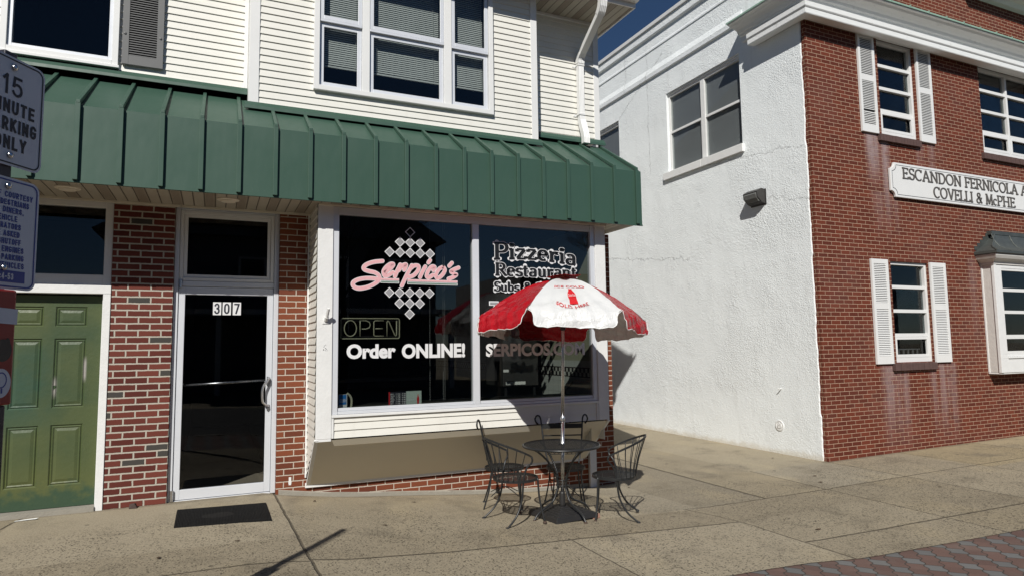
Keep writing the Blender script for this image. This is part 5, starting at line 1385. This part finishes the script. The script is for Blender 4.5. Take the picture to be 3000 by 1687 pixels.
# umbrella
UM = thing('market_umbrella', 'red and white six panel vinyl cafe umbrella standing through the iron table', 'umbrella', (TX, TY, gzt))
lean = Vector((0.056, 0.055, 1.0)).normalized()
def upole(z): return Vector((0, 0, 0.1)) + lean*((z-0.1)/lean.z)
ZA = 2.268-gzt     # apex above the ground
m_ = MB(); m_.tube([upole(0.14), upole(1.0)], 0.0195, 14); m_.build('lower_pole', M['steel'], UM, local=True, smooth=True)
m_ = MB(); m_.tube([upole(0.99), upole(ZA-0.03)], 0.0165, 14); m_.build('upper_pole', M['steel'], UM, local=True, smooth=True)
m_ = MB(); m_.tube([upole(0.975), upole(0.985), upole(1.025), upole(1.03)], [0.020, 0.024, 0.024, 0.020], 14); m_.build('pole_coupling', M['alum_pol'], UM, local=True, smooth=True)
# local frame of the leaning canopy
ux = Vector((1, 0, -lean.x/lean.z)).normalized(); uy = lean.cross(ux).normalized()
APEX = upole(ZA)
UR = 0.93
PRF = [(0.0, 0.0), (0.10, -0.010), (0.22, -0.030), (0.34, -0.062), (0.48, -0.120), (0.62, -0.193), (0.74, -0.268), (0.86, -0.350), (1.0, -0.448)]
def prof_z(q):
    for (a, za), (b, zb) in zip(PRF, PRF[1:]):
        if a <= q <= b: return za+(zb-za)*(q-a)/(b-a)
    return PRF[-1][1]
def canopy_pt(u, v, a0, a1, seed, lift=0.0):
    """u across the panel 0..1; v 0 apex .. 1 rim .. 1.32 bottom of the hanging flap"""
    q = min(v, 1.0)
    A = Vector((math.cos(a0), math.sin(a0))); B = Vector((math.cos(a1), math.sin(a1)))
    d = A.lerp(B, u)*q*UR
    z = prof_z(q)
    e_ = 4*u*(1-u)
    z -= 0.035*e_*math.sin(math.pi*min(1.0, q*1.02))*0.9           # cloth sags between the ribs
    nrm = (A+B).normalized()
    if v > 1.0:
        t_ = (v-1.0)/0.32
        flapz = 0.170*t_
        wav = math.sin(u*9.0+seed)*0.6+math.sin(u*17+seed*2.3)*0.4
        z -= flapz*(1.0+0.05*math.sin(u*11+seed)); d = d + nrm*(0.035*math.sin(t_*1.6)+0.016*wav*t_)
    if v > 0.55:
        s_ = min(1.0, (v-0.55)/0.4)
        wv = math.sin(u*23+v*13+seed)*math.sin(u*11-v*19+seed*1.7)+0.6*math.sin(u*41+v*29+seed*3)*math.sin(v*37-u*17+seed)
        d = d+nrm*(0.009*wv*s_); z += 0.008*wv*s_
    d = d*(1.0+lift/UR); z += lift*0.6
    return APEX + ux*d.x + uy*d.y + lean*z
a_mid = R(247.4+2)
for k in range(6):
    a0 = a_mid+R(60*k-30); a1 = a0+R(60)
    white = (k % 2 == 0)
    seed = 1.3*k+0.4
    m_ = MB(); NU, NV = 24, 40
    VV = [1.32*j/NV for j in range(NV+1)]
    def lim(u, v):   # flap corners are cut away, rounded
        if v <= 1.0: return u
        t_ = (v-1.0)/0.32; ins = 0.030+0.030*(t_ > 0.0)*min(1, t_*3) + 0.05*max(0, t_-0.72)/0.28*max(0, t_-0.72)/0.28
        return ins+u*(1-2*ins)
    vs = [canopy_pt(lim(i/NU, v), v, a0, a1, seed) for v in VV for i in range(NU+1)]
    m_.add(vs, [[j*(NU+1)+i, j*(NU+1)+i+1, (j+1)*(NU+1)+i+1, (j+1)*(NU+1)+i] for j in range(NV) for i in range(NU)])
    me = m_.build('canopy_panel', M['um_white'] if white else M['um_red'], UM, local=True, smooth=True)
    b_ = MB()       # white piping along the free edge of the flap
    edge_ = [canopy_pt(lim(0, v), v, a0, a1, seed, 0.002) for v in (1.0, 1.05, 1.1, 1.16, 1.22, 1.27, 1.30)] + [canopy_pt(lim(i/16, 1.32), 1.32, a0, a1, seed, 0.002) for i in range(17)] + [canopy_pt(lim(1, v), v, a0, a1, seed, 0.002) for v in (1.30, 1.27, 1.22, 1.16, 1.1, 1.05, 1.0)]
    b_.tube(edge_, 0.004, 5); b_.build('piping', M['trim'], me, local=True, smooth=True)
    if k == 0:      # printing on the front panel
        pr1 = MB()
        def onp(x, z, lay=0.0):   # x: -1..1 across, z: distance v
            return canopy_pt(x, z, a0, a1, seed, 0.006+lay*0.002)
        def arcwarp(c_, cv, amp):
            return lambda u, v, X, Z: (X, Z+amp*(4*(u-0.5)**2))
        put_text(pr1, 'ICE COLD', 0.19, 0.83, -0.505, -0.445, lambda x, z: onp(x, -z), 0.012, lambda u, v, X, Z: (0.5+(X-0.5)*(1+0.06*(v-0.5)), Z-0.040*(2*u-1)**2))
        put_text(pr1, 'SOLD HERE', 0.29, 0.69, -0.975, -0.910, lambda x, z: onp(x, -z), 0.012, lambda u, v, X, Z: (X, Z+0.085*(2*u-1)**2))
        bt = [(0.032,0.540),(0.035,0.555),(0.031,0.57),(0.038,0.60),(0.054,0.635),(0.060,0.67),(0.060,0.715),(0.050,0.76),(0.047,0.795),(0.050,0.84),(0.048,0.885)]
        ol = [(0.51+a*1.05, v) for a, v in bt]; orr = [(0.51-a*1.05, v) for a, v in bt]
        for i in range(len(bt)-1):
            pr1.quad(onp(*ol[i]), onp(*orr[i]), onp(*orr[i+1]), onp(*ol[i+1]))
        pr1.build('red_print', M['red_ink'], me, local=True)
        pr2 = MB(); put_text(pr2, 'Coca-Cola', 0.455, 0.565, -0.715, -0.660, lambda x, z: onp(x, -z, 1), 0.0, lambda u, v, X, Z: (X+0.004*(v-0.5), Z-0.012*u)); pr2.build('white_script', M['trim'], me, local=True)
m_ = MB()      # crown cap
for k in range(6):
    a0 = a_mid+R(60*k-30); a1 = a0+R(60); mid = (a0+a1)/2
    def cp(q, a, z): return APEX+ux*(q*math.cos(a))+uy*(q*math.sin(a))+lean*z
    r0 = 0.0; pts = [cp(0.0, 0, 0.050), cp(0.15, a0, 0.022), cp(0.21, mid, 0.020+0.018*math.sin(k*2.1)), cp(0.15, a1, 0.022)]
    m_.quad(*pts)
    m_.quad(*[p-lean*0.003 for p in pts])
m_.build('crown_cap', M['um_red'], UM, local=True, smooth=True)
for k in range(6):
    a = a_mid+R(60*k-30); d = ux*math.cos(a)+uy*math.sin(a)
    m_ = MB(); m_.tube([APEX+d*(q*UR)+lean*(prof_z(q)-0.014) for q in (0.03, 0.22, 0.48, 0.74, 1.0)], 0.005, 6)
    rb_ = m_.build('rib', M['steel'], UM, local=True)
    m_ = MB(); m_.tube([APEX+d*0.5+lean*(prof_z(0.5)-0.02), upole(ZA-0.52)+d*0.03], 0.004, 6); m_.build('strut', M['steel'], rb_, local=True)
m_ = MB(); m_.tube([upole(ZA-0.56), upole(ZA-0.50)], 0.03, 12); m_.build('runner', M['plastic'], UM, local=True)

# barrel-backed chair (sitter faces local +X)
def barrel_chair(label, loc, rz):
    t = thing('iron_barrel_chair', label, 'chair', loc, rz, 'black iron cafe chairs')
    SH = 0.435
    def seat_pt(a, grow=1.0, z=SH):   # rounded seat: wide front
        c_, s_ = math.cos(a), math.sin(a); return (0.225*grow*c_*(1.0 if c_ < 0 else 0.95), 0.225*grow*s_*(1.0+0.08*(c_ > 0)*c_), z)
    m_ = MB(); mesh_disc(m_, 0.220, SH, 0.0175, 0.0048); m_.build('seat', IRON, t, local=True)
    m_ = MB()
    m_.lathe([(0.218, SH-0.022), (0.228, SH-0.022), (0.228, SH+0.003), (0.218, SH+0.003)], n=40); m_.f.pop(); m_.m.pop(); m_.f.pop(); m_.m.pop()
    m_.build('seat_rim', IRON, t, local=True, smooth=False)
    rail = []      # top rail: from one arm tip round the back to the other
    for i in range(37):
        a = R(78)+R(204)*i/36; f_ = abs(i-18)/18.0
        rr = 0.325-0.045*f_**2
        rail.append((rr*math.cos(a)*1.02-0.015, rr*math.sin(a)*0.90, 0.845-0.185*f_**1.5))
    m_ = MB()
    for i in range(len(rail)-1):
        p, q = Vector(rail[i]), Vector(rail[i+1]); n1 = Vector((p.x, p.y, 0)).normalized()*0.0045; n2 = Vector((q.x, q.y, 0)).normalized()*0.0045; u_ = Vector((0, 0, 0.010))
        m_.add([p-n1-u_, p+n1-u_, p+n1+u_, p-n1+u_, q-n2-u_, q+n2-u_, q+n2+u_, q-n2+u_], [[0,1,5,4],[1,2,6,5],[2,3,7,6],[3,0,4,7]])
    m_.build('top_rail', IRON, t, local=True)
    for i in range(3, 36, 3):
        p = Vector(rail[i]); ab = R(100)+R(160)*i/36; b = Vector((0.226*math.cos(ab), 0.226*math.sin(ab), SH-0.01))
        md = b.lerp(p, 0.45)+Vector((b.x, b.y, 0)).normalized()*-0.012
        m_ = MB(); m_.tube(catmull([b, md, p], 4), 0.0050, 6); m_.build('spindle', IRON, t, local=True, smooth=True)
    for sgn in (1, -1):
        tip = Vector(rail[0 if sgn > 0 else 36])
        m_ = MB(); m_.tube(catmull([tip, tip+Vector((0.004, -0.006*sgn, -0.05)), Vector((0.000, 0.212*sgn, 0.545)), Vector((-0.03, 0.205*sgn, SH)), Vector((-0.055, 0.208*sgn, 0.25)), Vector((-0.125, 0.222*sgn, 0.11)), Vector((-0.240, 0.240*sgn, 0.012))], 6), 0.0100, 8); lg = m_.build('leg', IRON, t, local=True, smooth=True)
        m_ = MB(); m_.lathe([(0.015, 0), (0.022, 0.007), (0.017, 0.02), (0.010, 0.025)], (-0.240, 0.240*sgn, 0), 12); m_.build('foot', M['iron'], lg, local=True)
        m_ = MB(); m_.tube(catmull([Vector((0.160, 0.165*sgn, SH)), Vector((0.168, 0.185*sgn, 0.22)), Vector((0.190, 0.240*sgn, 0.012))], 6), 0.0100, 8); lg = m_.build('leg', IRON, t, local=True, smooth=True)
        m_ = MB(); m_.lathe([(0.015, 0), (0.021, 0.007), (0.017, 0.02), (0.010, 0.026)], (0.190, 0.240*sgn, 0), 12); m_.build('foot', M['rust'], lg, local=True)
    return t
c1 = barrel_chair('iron chair with curved spindle back, empty seat facing left, standing right of the table', (3.85, -1.69, gz(3.85, -1.7)), R(146))
copy_thing(c1, (2.80, -1.50, gz(2.8, -1.5)), R(6), 'iron chair with curved spindle back, nearest the camera, left of the table')
# scroll-topped chair (sitter faces local +X)
def scroll_chair(label, loc, rz):
    t = thing('iron_scroll_chair', label, 'chair', loc, rz, 'black iron cafe chairs')
    SH = 0.44
    m_ = MB(); mesh_disc(m_, 0.215, SH, 0.0175, 0.0048); m_.build('seat', IRON, t, local=True)
    m_ = MB(); m_.lathe([(0.213, SH-0.022), (0.222, SH-0.022), (0.222, SH+0.003), (0.213, SH+0.003)], n=40); m_.f.pop(); m_.m.pop(); m_.f.pop(); m_.m.pop(); m_.build('seat_rim', IRON, t, local=True)
    for sgn in (1, -1):
        pts = [(-0.15, 0.17*sgn, SH-0.02), (-0.20, 0.215*sgn, 0.62), (-0.235, 0.235*sgn, 0.80), (-0.255, 0.245*sgn, 0.905), (-0.266, 0.252*sgn, 0.955), (-0.275, 0.268*sgn, 0.985), (-0.288, 0.295*sgn, 0.985), (-0.296, 0.315*sgn, 0.945), (-0.290, 0.300*sgn, 0.905), (-0.280, 0.280*sgn, 0.890)]
        m_ = MB(); m_.tube(catmull(pts, 6), 0.0095, 8); m_.build('scroll_post', IRON, t, local=True, smooth=True)
        m_ = MB(); m_.tube(catmull([(-0.14, 0.16*sgn, SH), (-0.165, 0.175*sgn, 0.25), (-0.235, 0.215*sgn, 0.012)], 6), 0.0085, 8); lg = m_.build('leg', IRON, t, local=True, smooth=True)
        m_ = MB(); m_.lathe([(0.013, 0), (0.017, 0.006), (0.014, 0.017), (0.009, 0.02)], (-0.235, 0.215*sgn, 0), 10); m_.build('foot', IRON, lg, local=True)
        m_ = MB(); m_.tube(catmull([(0.15, 0.15*sgn, SH), (0.155, 0.16*sgn, 0.25), (0.185, 0.19*sgn, 0.012)], 6), 0.0085, 8); lg = m_.build('leg', IRON, t, local=True, smooth=True)
        m_ = MB(); m_.lathe([(0.013, 0), (0.017, 0.006), (0.014, 0.017), (0.009, 0.02)], (0.185, 0.19*sgn, 0), 10); m_.build('foot', IRON, lg, local=True)
    for nm, z, hh in (('top_bar', 0.865, 0.027), ('middle_bar', 0.76, 0.007), ('lower_bar', 0.60, 0.009)):
        q = (z-0.62)/(0.905-0.62); x = -0.20-0.055*q; hw = 0.215+0.03*q
        m_ = MB(); m_.box(x-0.004, x+0.004, -hw, hw, z-hh, z+hh); m_.build(nm, IRON, t, local=True)
    m_ = MB(); tri = []
    for i in range(17): tri.append((-0.198, -0.20+0.025*i, 0.575 if i % 2 else 0.555))
    m_.tube(tri, 0.004, 5); m_.box(-0.200, -0.194, -0.205, 0.205, 0.543, 0.551); m_.build('lattice_band', IRON, t, local=True)
    for a in (R(40), R(140)):
        m_ = MB(); m_.tube(catmull([(0.20*math.cos(a+R(180)*0)*1, 0.20*math.sin(a), 0.14), (0.0, 0.0, 0.22), (-0.20*math.cos(a), -0.20*math.sin(a), 0.14)], 8), 0.005, 6); m_.build('stretcher', IRON, t, local=True, smooth=True)
    return t
s1 = scroll_chair('iron chair with scrolled back posts seen side on behind the nearest chair', (2.99, -0.79, gz(2.99, -0.79)), R(-23))
copy_thing(s1, (3.67, -0.98, gz(3.67, -0.98)), R(249), 'iron chair with scrolled back posts facing the street, between table and shop window')

# small things on the ground
m_ = MB(); m_.add([(-0.052,-0.028,0),(0.052,-0.032,0),(0.055,0.03,0),(-0.05,0.032,0),(-0.048,-0.026,0.045),(0.05,-0.028,0.05),(0.048,0.028,0.048),(-0.05,0.03,0.042)], [[0,3,2,1],[4,5,6,7],[0,1,5,4],[1,2,6,5],[2,3,7,6],[3,0,4,7]])
o = m_.build('brick_piece', M['brickchunk'], None, local=True, bevel=0.008); o.location = (3.62, -1.67, gz(3.62, -1.67)); o.rotation_euler = (0, 0, R(15)); tag(o, 'pale pink broken brick on the pavement beside the umbrella base', 'brick')
m_ = MB(); m_.add([(-0.035,-0.03,0),(0.04,-0.034,0),(0.038,0.03,0),(-0.03,0.03,0),(-0.03,-0.02,0.042),(0.012,-0.028,0.05),(0.02,0.02,0.045),(-0.028,0.022,0.04)], [[0,3,2,1],[4,5,6,7],[0,1,5,4],[1,2,6,5],[2,3,7,6],[3,0,4,7]])
o = m_.build('brick_chip', M['stone_chip'], None, local=True, bevel=0.004); o.location = (-0.70, -0.06, 0.0); tag(o, 'dark brick chip lying at the foot of the brick pier', 'stone')
m_ = MB(); m_.add([(-0.09,-0.012,0.004),(0.08,-0.02,0.01),(0.095,0.006,0.014),(0.0,0.014,0.010),(-0.085,0.012,0.004)], [[0,1,2,3,4]]); m_.add([(p[0],p[1],p[2]-0.002) for p in m_.v[:5]], [[0,1,2,3,4]])
o = m_.build('paper_scrap', M['paper'], None, local=True); o.location = (-1.55, -0.13, 0.0); tag(o, 'white paper scrap on the pavement by the green door', 'paper')
MC = [(-0.294, -1.041), (0.513, -1.141), (0.507, -0.470), (-0.299, -0.391)]; cxm, cym = 0.107, -0.761
m_ = MB(); low = [(x-cxm, y-cym, gz(x, y)+0.003) for x, y in MC]; up_ = [((x-cxm)*0.985, (y-cym)*0.985, gz(x, y)+0.014) for x, y in MC]
m_.add(low+up_, [[0,3,2,1],[4,5,6,7],[0,1,5,4],[1,2,6,5],[2,3,7,6],[3,0,4,7]])
o = m_.build('door_mat', M['mat'], None, local=True); o.location = (cxm, cym, 0.0); tag(o, 'black ribbed rubber door mat with worn patch before the glass door', 'door mat')
leaf0 = None
for i, (x, y) in enumerate(((0.2, -1.7), (-0.35, -1.9), (1.5, -1.35), (2.05, -0.42), (4.95, -0.35), (6.0, 0.9), (7.4, -1.15), (7.15, -1.45), (8.15, -2.35), (5.4, -2.9), (1.0, -0.3), (9.0, -2.9), (6.75, -1.85), (7.95, 0.1))):
    if leaf0 is None:
        m_ = MB(); m_.add([(-0.03,0,0.003),(-0.012,-0.013,0.008),(0.012,-0.01,0.005),(0.035,0.002,0.010),(0.01,0.012,0.012),(-0.014,0.012,0.007)], [[0,1,2,3,4,5]])
        leaf0 = m_.build('dry_leaf', M['leaf'], None, local=True); o = leaf0
    else:
        o = leaf0.copy(); COL.objects.link(o)
    o.location = (x, y, gz(x, y)+0.002); o.rotation_euler = (0, 0, rnd.uniform(0, 6.28)); s_ = rnd.uniform(0.7, 1.15); o.scale = (s_, s_, 1)
    tag(o, 'small dry brown leaf lying on the concrete pavement', 'leaf', 'dry leaves on the pavement')

# ------------------------------------------------------------------ things inside the shop window
NE = thing('neon_open_sign', 'unlit cream neon open sign hanging in the left shop window', 'neon sign', (1.525, -0.50, 1.64))
m_ = MB(); yn = -0.50
def rr_(x0, x1, z0, z1, r_): return [(x0+(x1-x0)/2+p[0], yn, z0+(z1-z0)/2+p[1]) for p in rrect(x1-x0, z1-z0, r_, 4)]
m_.tube(rr_(1.222, 1.862, 1.643, 1.862, 0.02), 0.0065, 8, closed=True); m_.build('border_tube', M['neon'], NE, smooth=True)
def X_(p): return [(a, yn, b) for a, b in p]
L_ = [('O', [(1.258+0.065*(1-math.cos(R(a)))+0.0, 1.754+0.085*math.sin(R(a))) for a in range(0, 360, 15)], True),
 ('P', [(1.427, 1.668), (1.427, 1.838), (1.49, 1.838), (1.527, 1.822), (1.538, 1.792), (1.527, 1.762), (1.49, 1.748), (1.444, 1.748)], False),
 ('E', [(1.685, 1.838), (1.59, 1.838), (1.576, 1.825), (1.576, 1.682), (1.59, 1.670), (1.685, 1.670)], False), ('E2', [(1.593, 1.752), (1.675, 1.752)], False),
 ('N', [(1.722, 1.668), (1.722, 1.825), (1.732, 1.838), (1.744, 1.828), (1.808, 1.682), (1.820, 1.670), (1.829, 1.682), (1.829, 1.838)], False)]
for nm, p, cl in L_:
    m_ = MB(); m_.tube(X_(p), 0.0062, 8, closed=cl); m_.build('letter_tube', M['neon'], NE, smooth=True)
m_ = MB(); frame_y(m_, -0.488, -0.475, 1.235, 1.85, 1.66, 1.845, 0.012)
for x in (1.30, 1.76): m_.tube([(x, -0.48, 1.85), (x, -0.48, 3.04)], 0.0015, 5)
m_.build('hanging_frame', M['black'], NE)
HB = thing('opening_hours_board', 'black and white opening hours board with red edge on the window shelf', 'sign', (1.96, -0.45, 0.897))
yh = -0.455
m_ = MB(); m_.box(1.752, 2.125, yh, yh+0.02, 0.897, 1.052); m_.build('board', M['ink'], HB)
m_ = MB(); m_.box(1.752, 1.768, yh-0.006, yh-0.001, 0.897, 1.055); m_.build('red_edge', M['red_ink'], HB)
m_ = MB()
for i, dn in enumerate(('MON', 'TUES', 'WED', 'THUR', 'FRI', 'SAT', 'SUN')):
    z = 1.030-0.0205*i; put_text(m_, dn, 1.772, 1.772+0.012*len(dn), z-0.007, z+0.007, lambda x, z_: (x, yh-0.003, z_), 0.02)
    put_text(m_, '11 00 - 9 00', 1.835, 1.945, z-0.007, z+0.007, lambda x, z_: (x, yh-0.003, z_), 0.02)
m_.build('hours_text', M['white_vinyl'], HB)
m_ = MB(); m_.box(1.950, 2.125, yh-0.008, yh-0.002, 0.900, 1.056); cd = m_.build('mint_card', M['mint'], HB)
m_ = MB(); put_text(m_, 'open', 1.962, 2.035, 0.945, 0.966, lambda x, z_: (x, yh-0.010, z_)); m_.build('card_text', M['alum'], cd)
m_ = MB(); bz = [(0.004,1.018),(0.005,1.000),(0.013,0.975),(0.013,0.955),(0.010,0.935),(0.013,0.905)]
for (a, z0), (b, z1) in zip(bz, bz[1:]): m_.quad((2.085-a,yh-0.010,z0),(2.085+a,yh-0.010,z0),(2.085+b,yh-0.010,z1),(2.085-b,yh-0.010,z1))
m_.build('red_bottle_print', M['red_ink'], cd)
BC = thing('card_holder', 'small white card with blue panel standing at the left end of the window shelf', 'card', (1.255, -0.47, 0.897))
m_ = MB(); m_.box(1.207, 1.297, -0.480, -0.474, 0.897, 1.052); b0 = m_.build('card', M['white_vinyl'], BC)
m_ = MB(); m_.quad((1.210,-0.482,0.945),(1.290,-0.482,0.945),(1.290,-0.482,1.048),(1.210,-0.482,1.048)); m_.build('blue_panel', M['blue_card'], b0)
m_ = MB(); m_.box(1.222, 1.285, -0.484, -0.4825, 1.000, 1.004); m_.box(1.215, 1.288, -0.484, -0.4825, 0.985, 0.990); m_.box(1.215, 1.288, -0.484, -0.4825, 0.972, 0.977); m_.build('white_lines', M['white_vinyl'], b0)
m_ = MB(); m_.tube(catmull([(1.30,-0.46,1.06),(1.335,-0.455,1.03),(1.352,-0.45,0.98),(1.345,-0.45,0.90)], 5), 0.012, 8); o = m_.build('dried_stalk', M['cream_wall']); tag(o, 'pale dried leaf standing behind the small blue card', 'plant')
for nm, xs_, lb in (('bead_string', (2.245,), 'single string of white beads hanging behind the left pane'), ('bead_string', (2.405, 2.425), 'double string of white beads hanging next to the mullion')):
    m_ = MB()
    for x in xs_:
        for i in range(32):
            z = 0.95+0.027*i; r_ = 0.0032 if x < 2.42 else 0.002
            m_.lathe([(0, -r_), (r_*.8, -r_*.6), (r_, 0), (r_*.8, r_*.6), (0, r_)], (x, -0.40, z), 6)
        m_.tube([(x, -0.40, 0.93), (x, -0.40, 3.04)], 0.0006, 4)
    o = m_.build(nm, M['beads']); tag(o, lb, 'bead string')
OV = thing('steel_cabinet', 'dark stainless steel cabinet behind the right shop window', 'appliance', (3.8, 0.75, 0.9))
m_ = MB(); m_.box(3.53, 4.06, 0.45, 1.05, 1.0, 1.95); m_.build('body', flat('smoked_steel', (0.16, 0.155, 0.15), 0.35, metal=0.8, var=0.2), OV, bevel=0.006)
m_ = MB(); m_.box(3.57, 3.86, 0.440, 0.449, 1.02, 1.06); m_.box(3.535, 3.61, 0.440, 0.449, 1.19, 1.225); m_.build('label_plate', M['paper'], OV)
m_ = MB()
for x in (3.57, 4.0): m_.box(x, x+0.03, 0.48, 0.51, -0.02, 1.0)
m_.build('leg', M['iron'], OV)
CT = thing('counter', 'long dark serving counter at the back of the shop', 'counter', (2.2, 3.2, -0.02))
m_ = MB(); m_.box(0.95, 3.3, 2.9, 3.5, -0.02, 1.0); m_.build('counter_front', M['floor_in'], CT)
m_ = MB(); m_.box(0.95, 3.34, 2.85, 3.55, 1.002, 1.05); m_.build('counter_top', M['shutter_grey'], CT)
m_ = MB(); m_.tube(catmull([(4.452, -0.02, 1.13), (4.40, -0.03, 1.12), (4.30, -0.08, 1.06), (4.20, -0.12, 0.98), (4.08, -0.20, 0.915), (3.95, -0.25, 0.905)], 5), 0.006, 6); o = m_.build('power_cable', M['black']); tag(o, 'black power cable drooping from the tiled wall inside the right window', 'cable')

# ------------------------------------------------------------------ across the street (seen mirrored in the shop glass)
HS = thing('gabled_house', 'grey gabled house across the street mirrored in the shop window', 'house', (2.0, -22.0, -0.2))
m_ = MB(); m_.box(-4.0, 9.0, -30.0, -21.5, -0.2, 6.2); m_.prism([(-4.4, 6.2), (9.4, 6.2), (2.5, 10.6)], lambda u, w_, t_: (u, t_, w_), -30.0, -21.0); m_.build('walls', M['house_wall'], HS)
m_ = MB(); m_.box(-4.6, 9.6, -21.45, -19.5, 2.9, 3.1)
for x in (-4.2, 0, 4.6, 9.0): m_.box(x, x+0.2, -19.8, -19.6, -0.2, 2.9)
m_.build('porch', M['trim'], HS)
for x in (-2.5, 0.8, 4.0, 6.8):
    m_ = MB(); frame_y(m_, -21.48, -21.42, x, x+1.1, 3.7, 5.4, 0.1); f = m_.build('window', M['trim'], HS)
    m_ = MB(); m_.box(x+0.1, x+1.0, -21.47, -21.45, 3.8, 5.3); m_.build('pane', M['black'], f)
def bare_tree(x, y, h, label, seed):
    r_ = random.Random(seed)
    t = thing('bare_tree', label, 'tree', (x, y, -0.2), 0, 'bare trees across the street')
    m_ = MB(); m_.tube([(x, y, -0.2), (x+.1, y, h*.2), (x-.05, y+.1, h*.42)], [0.17, 0.13, 0.10], 10); m_.build('trunk', M['bark'], t)
    m_ = MB()
    def br(p, d, l, r0, k):
        e_ = p+d*l; mid = p+d*l*.5+Vector((r_.uniform(-.1,.1), r_.uniform(-.1,.1), r_.uniform(0,.1)))*l
        m_.tube([p, mid, e_], [r0, r0*.8, r0*.6], 5, cap=False)
        if k > 0:
            for i in range(3):
                nd = (d+Vector((r_.uniform(-.8,.8), r_.uniform(-.8,.8), r_.uniform(-.2,.6)))).normalized(); br(mid if i == 0 else e_, nd, l*r_.uniform(.6,.8), r0*.6, k-1)
    for i in range(5):
        a = i*1.26+r_.random(); br(Vector((x-.05, y+.1, h*.42)), Vector((math.cos(a)*.6, math.sin(a)*.6, .9)).normalized(), h*.22, 0.055, 5)
    m_.build('branches', M['bark'], t)
bare_tree(4.3, -18.0, 8.0, 'bare tree in front of the grey house across the street', 3)
bare_tree(17.5, -18.5, 8.5, 'bare tree right of the grey house across the street', 5)
BR_ = thing('brick_row_building', 'long low dark shop row across the street to the right', 'building', (18, -22, -0.2))
m_ = MB(); m_.box(13, 40, -30, -21, -0.2, 5.0); m_.build('walls', M['house_wall'], BR_)
BL_ = thing('dark_row_building', 'long dark shop row across the street to the left', 'building', (-15, -22, -0.2))
m_ = MB(); m_.box(-40, -8, -30, -21, -0.2, 6.5); m_.build('walls', M['house_wall'], BL_)
